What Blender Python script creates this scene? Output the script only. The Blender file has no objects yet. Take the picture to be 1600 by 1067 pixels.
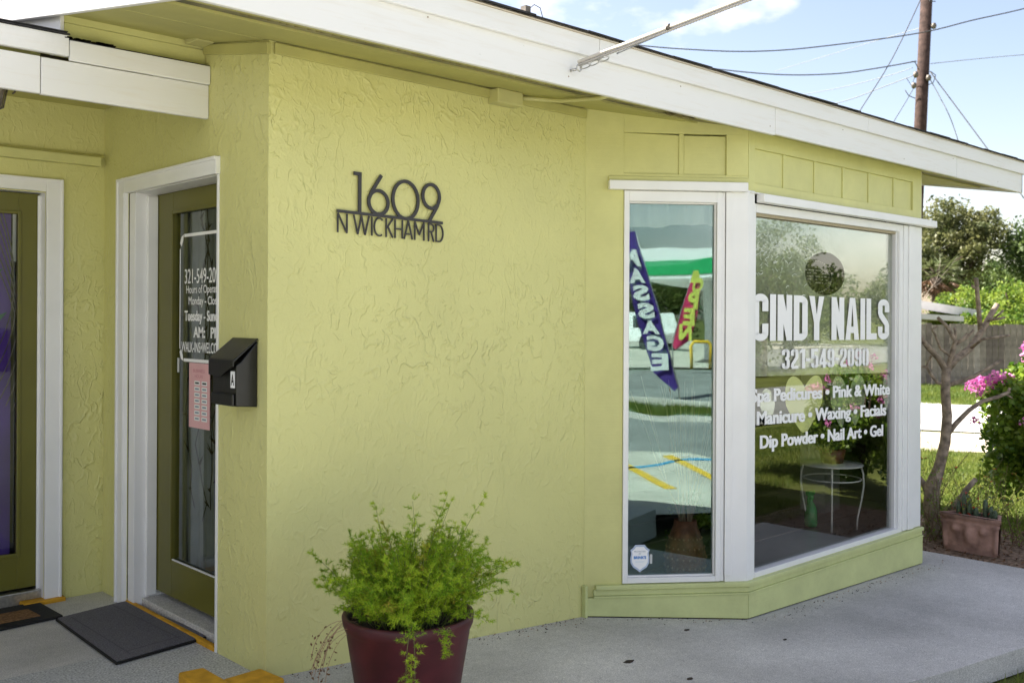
import bpy, bmesh, math, random
import numpy as np
from mathutils import Vector, Matrix
random.seed(7); rng = np.random.default_rng(11)
S = bpy.context.scene
COL = S.collection
R = math.radians

# ------------------------------------------------------------------ camera
H = 1.45
A = R(46.8); ROLL = R(0.3); F = 1550.0
FW = Vector((math.cos(A), math.sin(A), 0)); RT = Vector((math.sin(A), -math.cos(A), 0)); UP = Vector((0, 0, 1))
EYE = Vector((0, 0, H))
cam_d = bpy.data.cameras.new('camera'); cam = bpy.data.objects.new('camera', cam_d); COL.objects.link(cam)
c_, s_ = math.cos(ROLL), math.sin(ROLL)
cx = RT*c_ + UP*s_; cy = RT*-s_ + UP*c_; cz = -FW
M = Matrix(((cx.x, cy.x, cz.x, 0), (cx.y, cy.y, cz.y, 0), (cx.z, cy.z, cz.z, H), (0, 0, 0, 1)))
cam.matrix_world = M
cam_d.sensor_width = 36; cam_d.lens = F/1600*36; cam_d.shift_y = -39/1600
cam_d.clip_end = 3000; cam_d.clip_start = .05
cam_d.dof.use_dof = True; cam_d.dof.focus_distance = 4.6; cam_d.dof.aperture_fstop = 4.5
S.camera = cam

# ------------------------------------------------------------------ sky, sun, exposure
SUN = Vector((-.36, 1.0, 1.14)).normalized()
EL = math.asin(SUN.z); ROT = math.atan2(SUN.x, SUN.y)
W = bpy.data.worlds.new('World'); S.world = W; W.use_nodes = True
nt = W.node_tree; nt.nodes.clear()
wo = nt.nodes.new('ShaderNodeOutputWorld'); bg = nt.nodes.new('ShaderNodeBackground')
sky = nt.nodes.new('ShaderNodeTexSky'); sky.sky_type = 'NISHITA'; sky.sun_disc = False
sky.sun_elevation = EL; sky.sun_rotation = ROT; sky.air_density = 1.0; sky.dust_density = 1.2; sky.ozone_density = 1.0
tc = nt.nodes.new('ShaderNodeTexCoord'); mp = nt.nodes.new('ShaderNodeMapping'); mp.inputs['Scale'].default_value = (1, 1, 2.2)
mp.inputs['Location'].default_value = (.35, .1, .0)
cn = nt.nodes.new('ShaderNodeTexNoise'); cn.inputs['Scale'].default_value = 3.6; cn.inputs['Detail'].default_value = 7; cn.inputs['Roughness'].default_value = .55
cr = nt.nodes.new('ShaderNodeValToRGB'); cr.color_ramp.elements[0].position = .50; cr.color_ramp.elements[1].position = .72
cm = nt.nodes.new('ShaderNodeMath'); cm.operation = 'MULTIPLY'; cm.inputs[1].default_value = .8
mx = nt.nodes.new('ShaderNodeMixRGB'); mx.inputs[2].default_value = (9.0, 9.2, 9.6, 1)
L = nt.links.new
L(tc.outputs['Generated'], mp.inputs['Vector']); L(mp.outputs[0], cn.inputs['Vector']); L(cn.outputs['Fac'], cr.inputs[0])
wb = nt.nodes.new('ShaderNodeMixRGB'); wb.blend_type = 'MULTIPLY'; wb.inputs[0].default_value = 1; wb.inputs[2].default_value = (1.12, .965, .895, 1)   # the photograph's warm white balance
L(cr.outputs[0], cm.inputs[0]); L(cm.outputs[0], mx.inputs[0]); L(sky.outputs[0], mx.inputs[1]); L(mx.outputs[0], wb.inputs[1]); L(wb.outputs[0], bg.inputs[0])
bg.inputs[1].default_value = .067; L(bg.outputs[0], wo.inputs[0])
sd = bpy.data.lights.new('sun', 'SUN'); sd.energy = 5.0; sd.angle = R(.5); sd.color = (1.0, .95, .86)
so = bpy.data.objects.new('sun', sd); COL.objects.link(so); so.rotation_euler = SUN.to_track_quat('Z', 'Y').to_euler()
so.location = SUN*40
vs = S.view_settings; vs.view_transform = 'Standard'; vs.look = 'None'; vs.gamma = 1; vs.use_curve_mapping = False
vs.exposure = 2.02
S.display_settings.display_device = 'sRGB'
S.cycles.max_bounces = 10; S.cycles.transparent_max_bounces = 16; S.cycles.diffuse_bounces = 5; S.cycles.glossy_bounces = 5
S.cycles.caustics_reflective = False; S.cycles.caustics_refractive = False
S.cycles.use_denoising = True; S.cycles.sample_clamp_indirect = 8

# ------------------------------------------------------------------ positions read off real planes
def ray(px, py):
    u = px-800; v = 494.5-py
    uu = u*c_-v*s_; vv = v*c_+u*s_
    return FW*F+RT*uu+UP*vv
def onz(px, py, z): d = ray(px, py); return EYE+d*((z-H)/d.z)
def ony(px, py, y): d = ray(px, py); return EYE+d*(y/d.y)
def onx(px, py, x): d = ray(px, py); return EYE+d*(x/d.x)
def dep(px, py, D): d = ray(px, py); return EYE+d*(D/d.dot(FW))

# ------------------------------------------------------------------ materials
MAT = {}
def mat(name, col=(.5, .5, .5), rough=.6, spec=.5, metal=0, noise=None, bump=None, coat=0):
    """noise=(scale, amount, detail) mottles the colour; bump=(scale, strength, distance)"""
    if name in MAT: return MAT[name]
    m = bpy.data.materials.new(name); m.use_nodes = True; n = m.node_tree; b = n.nodes['Principled BSDF']
    b.inputs['Base Color'].default_value = (*col, 1); b.inputs['Roughness'].default_value = rough
    b.inputs['Specular IOR Level'].default_value = spec; b.inputs['Metallic'].default_value = metal
    b.inputs['Coat Weight'].default_value = coat
    t = n.nodes.new('ShaderNodeTexCoord')
    if noise:
        s = n.nodes.new('ShaderNodeTexNoise'); s.inputs['Scale'].default_value = noise[0]; s.inputs['Detail'].default_value = noise[2] if len(noise) > 2 else 5
        n.links.new(t.outputs['Object'], s.inputs['Vector'])
        r = n.nodes.new('ShaderNodeMapRange'); r.inputs['From Min'].default_value = .3; r.inputs['From Max'].default_value = .7
        r.inputs['To Min'].default_value = 1-noise[1]; r.inputs['To Max'].default_value = 1+noise[1]
        n.links.new(s.outputs['Fac'], r.inputs['Value'])
        x = n.nodes.new('ShaderNodeVectorMath'); x.operation = 'SCALE'; x.inputs[0].default_value = col
        n.links.new(r.outputs[0], x.inputs['Scale']); n.links.new(x.outputs[0], b.inputs['Base Color'])
    if bump:
        s = n.nodes.new('ShaderNodeTexNoise'); s.inputs['Scale'].default_value = bump[0]; s.inputs['Detail'].default_value = 6
        n.links.new(t.outputs['Object'], s.inputs['Vector'])
        bp = n.nodes.new('ShaderNodeBump'); bp.inputs['Strength'].default_value = bump[1]; bp.inputs['Distance'].default_value = bump[2]
        n.links.new(s.outputs['Fac'], bp.inputs['Height']); n.links.new(bp.outputs[0], b.inputs['Normal'])
    MAT[name] = m; return m
def N(m, kind, **kw):
    x = m.node_tree.nodes.new(kind)
    for k, v in kw.items():
        if k in x.inputs: x.inputs[k].default_value = v
        else: setattr(x, k, v)
    return x
def lk(m, a, b): m.node_tree.links.new(a, b)

GREEN = (.612, .595, .246)
def stucco():
    m = mat('stucco_paint', GREEN, .42, .45); b = m.node_tree.nodes['Principled BSDF']
    t = N(m, 'ShaderNodeTexCoord')
    w = N(m, 'ShaderNodeTexNoise', Scale=2.2, Detail=4.0, Roughness=.6); lk(m, t.outputs['Object'], w.inputs['Vector'])
    add = N(m, 'ShaderNodeVectorMath', operation='MULTIPLY_ADD'); add.inputs[1].default_value = (.30, .30, .22)
    an = N(m, 'ShaderNodeMapping'); an.inputs['Scale'].default_value = (1, 1, .6); lk(m, t.outputs['Object'], an.inputs[0])
    lk(m, w.outputs['Color'], add.inputs[0]); lk(m, an.outputs[0], add.inputs[2])
    # trowel ridges: level lines of two warped noises
    hs = []
    for sc, wd, hh in ((11., .045, 1.0), (24., .07, .9), (6.5, .028, 1.0)):
        s = N(m, 'ShaderNodeTexNoise', Scale=sc, Detail=1.5, Roughness=.5); lk(m, add.outputs[0], s.inputs['Vector'])
        d = N(m, 'ShaderNodeMath', operation='SUBTRACT'); d.inputs[1].default_value = .5; lk(m, s.outputs['Fac'], d.inputs[0])
        a = N(m, 'ShaderNodeMath', operation='ABSOLUTE'); lk(m, d.outputs[0], a.inputs[0])
        r = N(m, 'ShaderNodeMapRange', interpolation_type='SMOOTHSTEP'); r.inputs['From Min'].default_value = 0; r.inputs['From Max'].default_value = wd
        r.inputs['To Min'].default_value = hh; r.inputs['To Max'].default_value = 0; lk(m, a.outputs[0], r.inputs['Value'])
        k = N(m, 'ShaderNodeTexNoise', Scale=sc*.75, Detail=2.0); lk(m, t.outputs['Object'], k.inputs['Vector'])
        kr = N(m, 'ShaderNodeMapRange', interpolation_type='SMOOTHSTEP'); kr.inputs['From Min'].default_value = .47; kr.inputs['From Max'].default_value = .60; lk(m, k.outputs['Fac'], kr.inputs['Value'])
        mu0 = N(m, 'ShaderNodeMath', operation='MULTIPLY'); lk(m, r.outputs[0], mu0.inputs[0]); lk(m, kr.outputs[0], mu0.inputs[1])
        # some areas were trowelled almost flat
        bigm = N(m, 'ShaderNodeTexNoise', Scale=1.15, Detail=2.0); lk(m, t.outputs['Object'], bigm.inputs['Vector'])
        br = N(m, 'ShaderNodeMapRange', interpolation_type='SMOOTHSTEP'); br.inputs['From Min'].default_value = .38; br.inputs['From Max'].default_value = .64; br.inputs['To Min'].default_value = .42; br.inputs['To Max'].default_value = 1.15; lk(m, bigm.outputs['Fac'], br.inputs['Value'])
        mu = N(m, 'ShaderNodeMath', operation='MULTIPLY'); lk(m, mu0.outputs[0], mu.inputs[0]); lk(m, br.outputs[0], mu.inputs[1])
        # one side of each ridge lies a little higher, like a trowel lap
        st = N(m, 'ShaderNodeMapRange', interpolation_type='SMOOTHSTEP'); st.inputs['From Min'].default_value = -.02; st.inputs['From Max'].default_value = .02; st.inputs['To Max'].default_value = .18*hh
        lk(m, d.outputs[0], st.inputs['Value'])
        ad = N(m, 'ShaderNodeMath', operation='ADD'); lk(m, mu.outputs[0], ad.inputs[0]); lk(m, st.outputs[0], ad.inputs[1]); hs.append(ad)
    f = N(m, 'ShaderNodeTexNoise', Scale=38., Detail=6.0, Roughness=.66); lk(m, t.outputs['Object'], f.inputs['Vector'])
    fm = N(m, 'ShaderNodeMath', operation='MULTIPLY'); fm.inputs[1].default_value = .8; lk(m, f.outputs['Fac'], fm.inputs[0])
    g = fm
    for h in hs:
        ad = N(m, 'ShaderNodeMath', operation='ADD'); lk(m, g.outputs[0], ad.inputs[0]); lk(m, h.outputs[0], ad.inputs[1]); g = ad
    bp = N(m, 'ShaderNodeBump', Strength=1.0, Distance=.0025); lk(m, g.outputs[0], bp.inputs['Height']); lk(m, bp.outputs[0], b.inputs['Normal'])
    # faint paint mottling and rising dirt near the ground
    c = N(m, 'ShaderNodeTexNoise', Scale=1.3, Detail=5.0); lk(m, t.outputs['Object'], c.inputs['Vector'])
    cr_ = N(m, 'ShaderNodeMapRange'); cr_.inputs['From Min'].default_value = .3; cr_.inputs['From Max'].default_value = .7; cr_.inputs['To Min'].default_value = .93; cr_.inputs['To Max'].default_value = 1.06
    lk(m, c.outputs['Fac'], cr_.inputs['Value'])
    v = N(m, 'ShaderNodeVectorMath', operation='SCALE'); v.inputs[0].default_value = GREEN; lk(m, cr_.outputs[0], v.inputs['Scale']); lk(m, v.outputs[0], b.inputs['Base Color'])
    return m
STUCCO = stucco()
def sided(name, col, var):
    m = mat(name, col, .5, .4); b = m.node_tree.nodes['Principled BSDF']; t = N(m, 'ShaderNodeTexCoord')
    mpp = N(m, 'ShaderNodeMapping'); mpp.inputs['Scale'].default_value = (2.2, 2.2, 60); lk(m, t.outputs['Object'], mpp.inputs[0])
    g = N(m, 'ShaderNodeTexNoise', Scale=1.6, Detail=5.0, Roughness=.6); lk(m, mpp.outputs[0], g.inputs['Vector'])
    p = N(m, 'ShaderNodeTexNoise', Scale=26., Detail=6.0, Roughness=.7); lk(m, t.outputs['Object'], p.inputs['Vector'])
    a = N(m, 'ShaderNodeMath', operation='MULTIPLY_ADD'); a.inputs[1].default_value = .8; lk(m, g.outputs['Fac'], a.inputs[0]); lk(m, p.outputs['Fac'], a.inputs[2])
    bp = N(m, 'ShaderNodeBump', Strength=.7, Distance=.0016); lk(m, a.outputs[0], bp.inputs['Height']); lk(m, bp.outputs[0], b.inputs['Normal'])
    c = N(m, 'ShaderNodeTexNoise', Scale=3.2, Detail=8.0, Roughness=.68); lk(m, t.outputs['Object'], c.inputs['Vector'])
    r = N(m, 'ShaderNodeMapRange'); r.inputs['From Min'].default_value = .3; r.inputs['From Max'].default_value = .7; r.inputs['To Min'].default_value = 1-var; r.inputs['To Max'].default_value = 1+var*.6; lk(m, c.outputs['Fac'], r.inputs['Value'])
    v = N(m, 'ShaderNodeVectorMath', operation='SCALE'); v.inputs[0].default_value = col; lk(m, r.outputs[0], v.inputs['Scale']); lk(m, v.outputs[0], b.inputs['Base Color'])
    return m
SIDING = sided('siding_paint', (.60, .59, .245), .10)
SOFFIT = mat('shaded_soffit_paint', (.44, .42, .15), .65, .3, noise=(3, .12), bump=(40, .4, .002))  # green darkened: the shadow under the eave is put into this colour
SKIRT = sided('skirt_paint', (.55, .59, .265), .16)
def white_board():
    m = mat('white_board_paint', (.8, .79, .76), .5, .4); b = m.node_tree.nodes['Principled BSDF']
    t = N(m, 'ShaderNodeTexCoord'); mpp = N(m, 'ShaderNodeMapping'); mpp.inputs['Scale'].default_value = (1.2, 1.2, 14)
    lk(m, t.outputs['Object'], mpp.inputs[0])
    s = N(m, 'ShaderNodeTexNoise', Scale=3., Detail=7.0, Roughness=.65); lk(m, mpp.outputs[0], s.inputs['Vector'])
    r = N(m, 'ShaderNodeValToRGB'); lk(m, s.outputs['Fac'], r.inputs[0])
    r.color_ramp.elements[0].position = .25; r.color_ramp.elements[0].color = (.70, .68, .64, 1)
    r.color_ramp.elements[1].position = .48; r.color_ramp.elements[1].color = (.745, .745, .735, 1)
    lk(m, r.outputs[0], b.inputs['Base Color'])
    bp = N(m, 'ShaderNodeBump', Strength=.35, Distance=.002); lk(m, s.outputs['Fac'], bp.inputs['Height']); lk(m, bp.outputs[0], b.inputs['Normal'])
    return m
WHITEB = white_board()
TRIM = mat('white_trim_paint', (.80, .80, .79), .38, .5, noise=(6, .03), bump=(70, .22, .001))
DOORP = mat('olive_door_paint', (.125, .118, .014), .38, .5, noise=(3, .08), bump=(60, .12, .0008))
def concrete(name, col, speck=.25, sc=1.0):
    m = mat(name, col, .85, .3); b = m.node_tree.nodes['Principled BSDF']; t = N(m, 'ShaderNodeTexCoord')
    a = N(m, 'ShaderNodeTexNoise', Scale=1.1*sc, Detail=6.0, Roughness=.6); lk(m, t.outputs['Object'], a.inputs['Vector'])
    f = N(m, 'ShaderNodeTexNoise', Scale=190*sc, Detail=3.0, Roughness=.7); lk(m, t.outputs['Object'], f.inputs['Vector'])
    k = N(m, 'ShaderNodeTexNoise', Scale=24*sc, Detail=6.0, Roughness=.75); lk(m, t.outputs['Object'], k.inputs['Vector'])
    r1 = N(m, 'ShaderNodeMapRange'); r1.inputs['From Min'].default_value = .3; r1.inputs['From Max'].default_value = .7; r1.inputs['To Min'].default_value = .70; r1.inputs['To Max'].default_value = 1.16; lk(m, a.outputs['Fac'], r1.inputs['Value'])
    r2 = N(m, 'ShaderNodeMapRange'); r2.inputs['From Min'].default_value = .3; r2.inputs['From Max'].default_value = .7; r2.inputs['To Min'].default_value = 1-speck; r2.inputs['To Max'].default_value = 1+speck; lk(m, f.outputs['Fac'], r2.inputs['Value'])
    r3 = N(m, 'ShaderNodeMapRange'); r3.inputs['From Min'].default_value = .3; r3.inputs['From Max'].default_value = .7; r3.inputs['To Min'].default_value = .9; r3.inputs['To Max'].default_value = 1.1; lk(m, k.outputs['Fac'], r3.inputs['Value'])
    p = N(m, 'ShaderNodeMath', operation='MULTIPLY'); lk(m, r1.outputs[0], p.inputs[0]); lk(m, r2.outputs[0], p.inputs[1])
    q = N(m, 'ShaderNodeMath', operation='MULTIPLY'); lk(m, p.outputs[0], q.inputs[0]); lk(m, r3.outputs[0], q.inputs[1])
    v = N(m, 'ShaderNodeVectorMath', operation='SCALE'); v.inputs[0].default_value = col; lk(m, q.outputs[0], v.inputs['Scale']); lk(m, v.outputs[0], b.inputs['Base Color'])
    bp = N(m, 'ShaderNodeBump', Strength=.5, Distance=.002); lk(m, f.outputs['Fac'], bp.inputs['Height']); lk(m, bp.outputs[0], b.inputs['Normal'])
    return m
CONC = concrete('concrete', (.52, .505, .475), .45); CONC2 = concrete('exposed_aggregate', (.46, .46, .45), .6, .6)
LOT = concrete('pale_concrete', (.55, .53, .46), .1); ASPH = concrete('asphalt', (.25, .26, .25), .2)
DRIVE = concrete('bright_concrete', (.50, .48, .45), .1); SAND = concrete('sandy_verge', (.42, .37, .28), .2)
YEL = mat('yellow_curb_paint', (.56, .29, .02), .7, .3, noise=(14, .25, 8), bump=(60, .4, .002))
YLINE = mat('yellow_line_paint', (.75, .48, .03), .6); BLINE = mat('blue_line_paint', (.02, .32, .62), .6)
SHING = mat('dark_shingle', (.035, .035, .038), .9, .2, noise=(60, .4), bump=(200, .8, .003))
BLACK = mat('black_metal', (.006, .006, .0065), .32, .5, noise=(14, .5), bump=(45, .3, .002))
DARKG = mat('charcoal_metal', (.035, .033, .035), .45, .4, noise=(20, .15))
STEEL = mat('galvanised_steel', (.55, .54, .51), .38, .5, 1.0, noise=(60, .2))
IRON = mat('rusty_iron', (.16, .14, .12), .6, .4, .6, noise=(40, .3))
WHITEV = mat('white_vinyl', (.87, .87, .87), .5, .4)
GREYV = mat('pale_grey_vinyl', (.55, .56, .55), .55, .3)
INK = mat('black_ink', (.01, .01, .01), .5); PAPER = mat('pink_paper', (.72, .42, .43), .7, .2, noise=(8, .06))
PAPERW = mat('white_paper', (.8, .8, .78), .7); BLUEINK = mat('blue_ink', (.02, .20, .55), .5); GREYINK = mat('grey_ink', (.25, .3, .36), .5)
DARKIN = mat('interior_brown', (.05, .035, .028), .7, noise=(4, .3)); GREYIN = mat('interior_grey_plaster', (.33, .33, .34), .8, noise=(5, .08), bump=(50, .3, .003))
TILE = mat('dark_floor_tile', (.045, .04, .04), .3, .5, noise=(9, .2)); GROUT = mat('grout', (.20, .15, .12), .9)
POT = mat('maroon_pot', (.060, .010, .013), .5, .4, noise=(7, .45, 9), bump=(60, .15, .001))
SOIL = mat('soil', (.035, .024, .016), .95, noise=(40, .5), bump=(60, 1, .01))
TERRA = mat('terracotta', (.36, .22, .175), .85, .2, noise=(11, .4, 8), bump=(30, .5, .006))
BARK = mat('pale_bark', (.27, .215, .165), .9, .2, noise=(22, .5), bump=(35, 1, .008))
BARKD = mat('dark_bark', (.07, .052, .04), .95, .2, noise=(9, .4), bump=(20, 1, .02))
DRY = mat('dry_twig', (.34, .21, .13), .85); DEADW = mat('dead_wood', (.30, .26, .21), .9, noise=(30, .3))
POLE = mat('creosote_pole', (.055, .034, .028), .9, .2, noise=(9, .45), bump=(30, .8, .01))
WIRE = mat('overhead_wire', (.05, .05, .055), .7); WIREG = mat('grey_wire', (.23, .24, .25), .6)
FENCEM = mat('weathered_board', (.26, .225, .19), .9, .2, noise=(6, .35), bump=(25, .6, .006))
FENCE2 = mat('weathered_board_pale', (.34, .30, .26), .9, .2, noise=(6, .35), bump=(25, .6, .006))
FENCE3 = mat('weathered_board_dark', (.18, .15, .13), .9, .2, noise=(6, .35), bump=(25, .6, .006))
MATG = mat('grey_carpet_pile', (.155, .15, .165), 1, .1, noise=(220, .45), bump=(320, 1, .004))
RUBBER = mat('black_rubber', (.012, .012, .012), .7, .3, bump=(80, .6, .003)); COIR = mat('tan_coir', (.20, .115, .055), .95, .1, noise=(90, .45), bump=(200, 1, .004))
PURPLE = mat('purple_cloth', (.05, .022, .20), .8, noise=(3, .15)); MAG = mat('pink_cloth', (.55, .03, .12), .8, noise=(3, .1)); LIME = mat('lime_cloth', (.62, .66, .12), .8)
GREENP = mat('green_panel', (.01, .34, .11), .5); WHITEP = mat('white_panel', (.78, .80, .80), .5)
CREAM = mat('cream_box_paint', (.52, .50, .22), .5, noise=(8, .05))
HOLE = mat('near_black', (.012, .010, .006), 1, 0); VASE = mat('carved_brown_wood', (.30, .11, .05), .5, .4, noise=(20, .5), bump=(30, .6, .006))
PLANTST = mat('white_wire_frame', (.72, .70, .66), .4)

def leafm(name, c1, c2, trans=.4, rough=.55):
    m = bpy.data.materials.new(name); m.use_nodes = True; n = m.node_tree; b = n.nodes['Principled BSDF']; MAT[name] = m
    g = N(m, 'ShaderNodeAttribute', attribute_name='tone'); r = N(m, 'ShaderNodeMixRGB'); r.inputs[1].default_value = (*c1, 1); r.inputs[2].default_value = (*c2, 1)
    lk(m, g.outputs['Fac'], r.inputs[0]); lk(m, r.outputs[0], b.inputs['Base Color']); b.inputs['Roughness'].default_value = rough; b.inputs['Specular IOR Level'].default_value = .35
    tr = N(m, 'ShaderNodeBsdfTranslucent'); lk(m, r.outputs[0], tr.inputs[0]); mxs = N(m, 'ShaderNodeMixShader'); mxs.inputs[0].default_value = trans
    o = n.nodes['Material Output']; lk(m, b.outputs[0], mxs.inputs[1]); lk(m, tr.outputs[0], mxs.inputs[2]); lk(m, mxs.outputs[0], o.inputs[0])
    return m
L_FERN = leafm('fern_green', (.15, .31, .012), (.46, .60, .035)); L_FERNY = leafm('fern_yellow', (.30, .32, .03), (.45, .34, .05))
L_OAK = leafm('oak_leaf', (.07, .09, .03), (.20, .20, .075), .4); L_DARK = leafm('dark_leaf', (.05, .09, .025), (.14, .19, .05), .4)
L_BUSH = leafm('bright_bush_leaf', (.06, .14, .02), (.27, .34, .045), .45); L_BOUG = leafm('glossy_leaf', (.06, .14, .015), (.26, .36, .04), .45, .35)
L_PINK = leafm('pink_bract', (.60, .12, .42), (.80, .32, .62), .4); L_PALM = leafm('palm_leaf', (.09, .12, .04), (.22, .23, .10), .35)
L_GRASS = leafm('grass_blade', (.07, .13, .015), (.22, .25, .05), .4); L_RED = leafm('red_petal', (.45, .03, .02), (.6, .08, .04), .3)
L_DEAD = leafm('dead_leaf', (.10, .05, .025), (.2, .11, .05), .2); L_CACT = leafm('grey_green_succulent', (.06, .10, .06), (.14, .19, .12), .1)
L_TREE = leafm('street_tree_leaf', (.05, .085, .02), (.14, .17, .04), .4)

def glassm(name, refl, tint, tr, rough=0.0, wave=0.0, wscale=2.5):
    m = bpy.data.materials.new(name); m.use_nodes = True; n = m.node_tree; n.nodes.clear(); MAT[name] = m
    o = N(m, 'ShaderNodeOutputMaterial'); g = N(m, 'ShaderNodeBsdfGlossy'); g.inputs['Roughness'].default_value = rough; g.inputs['Color'].default_value = (*tint, 1)
    t = N(m, 'ShaderNodeBsdfTransparent'); t.inputs[0].default_value = (*tr, 1)
    fr = N(m, 'ShaderNodeFresnel', IOR=1.5); ad = N(m, 'ShaderNodeMath', operation='ADD', use_clamp=True); ad.inputs[1].default_value = refl; lk(m, fr.outputs[0], ad.inputs[0])
    ge = N(m, 'ShaderNodeNewGeometry'); iv = N(m, 'ShaderNodeMath', operation='SUBTRACT'); iv.inputs[0].default_value = 1; lk(m, ge.outputs['Backfacing'], iv.inputs[1]); mu = N(m, 'ShaderNodeMath', operation='MULTIPLY'); lk(m, ad.outputs[0], mu.inputs[0]); lk(m, iv.outputs[0], mu.inputs[1])   # only the outer faces mirror; no false total reflection on leaving the pane
    x = N(m, 'ShaderNodeMixShader'); lk(m, mu.outputs[0], x.inputs[0]); lk(m, t.outputs[0], x.inputs[1]); lk(m, g.outputs[0], x.inputs[2]); lk(m, x.outputs[0], o.inputs[0])
    if wave:
        tcn = N(m, 'ShaderNodeTexCoord'); s = N(m, 'ShaderNodeTexNoise', Scale=wscale, Detail=1.0); lk(m, tcn.outputs['Object'], s.inputs['Vector'])
        bp = N(m, 'ShaderNodeBump', Strength=1.0, Distance=wave); lk(m, s.outputs['Fac'], bp.inputs['Height']); lk(m, bp.outputs[0], g.inputs['Normal'])
    return m
G_SIDE = glassm('side_window_glass', .33, (.80, .98, .95), (.84, .88, .88), 0, .0011, 2.4)
G_FRONT = glassm('front_window_glass', .10, (.98, 1, .95), (.9, .91, .9), 0, .0002, 2.0)
G_DOOR = glassm('door_glass', .04, (.95, 1, 1), (.9, .91, .91), 0, .0006)
def filmm():
    m = bpy.data.materials.new('window_film'); m.use_nodes = True; n = m.node_tree; n.nodes.clear(); MAT['window_film'] = m
    o = N(m, 'ShaderNodeOutputMaterial'); g = N(m, 'ShaderNodeBsdfGlossy'); g.inputs['Color'].default_value = (.92, .97, .90, 1)
    tcn = N(m, 'ShaderNodeTexCoord'); s = N(m, 'ShaderNodeTexNoise', Scale=9., Detail=6.0, Roughness=.65); lk(m, tcn.outputs['Object'], s.inputs['Vector'])
    r = N(m, 'ShaderNodeMapRange'); r.inputs['From Min'].default_value = .35; r.inputs['From Max'].default_value = .65; r.inputs['To Min'].default_value = .03; r.inputs['To Max'].default_value = .12; lk(m, s.outputs['Fac'], r.inputs['Value']); lk(m, r.outputs[0], g.inputs['Roughness'])
    d = N(m, 'ShaderNodeBsdfDiffuse'); d.inputs[0].default_value = (.42, .43, .36, 1); x = N(m, 'ShaderNodeMixShader'); x.inputs[0].default_value = .50
    # fine crinkle scratches, as real relief in the film
    sc = N(m, 'ShaderNodeTexNoise', Scale=16., Detail=2.0, Roughness=.6, Distortion=2.0); lk(m, tcn.outputs['Object'], sc.inputs['Vector'])
    bp = N(m, 'ShaderNodeBump', Strength=.5, Distance=.0012); lk(m, sc.outputs['Fac'], bp.inputs['Height']); lk(m, bp.outputs[0], g.inputs['Normal'])
    lk(m, d.outputs[0], x.inputs[1]); lk(m, g.outputs[0], x.inputs[2]); lk(m, x.outputs[0], o.inputs[0])
    return m
FILM = filmm()

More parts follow.
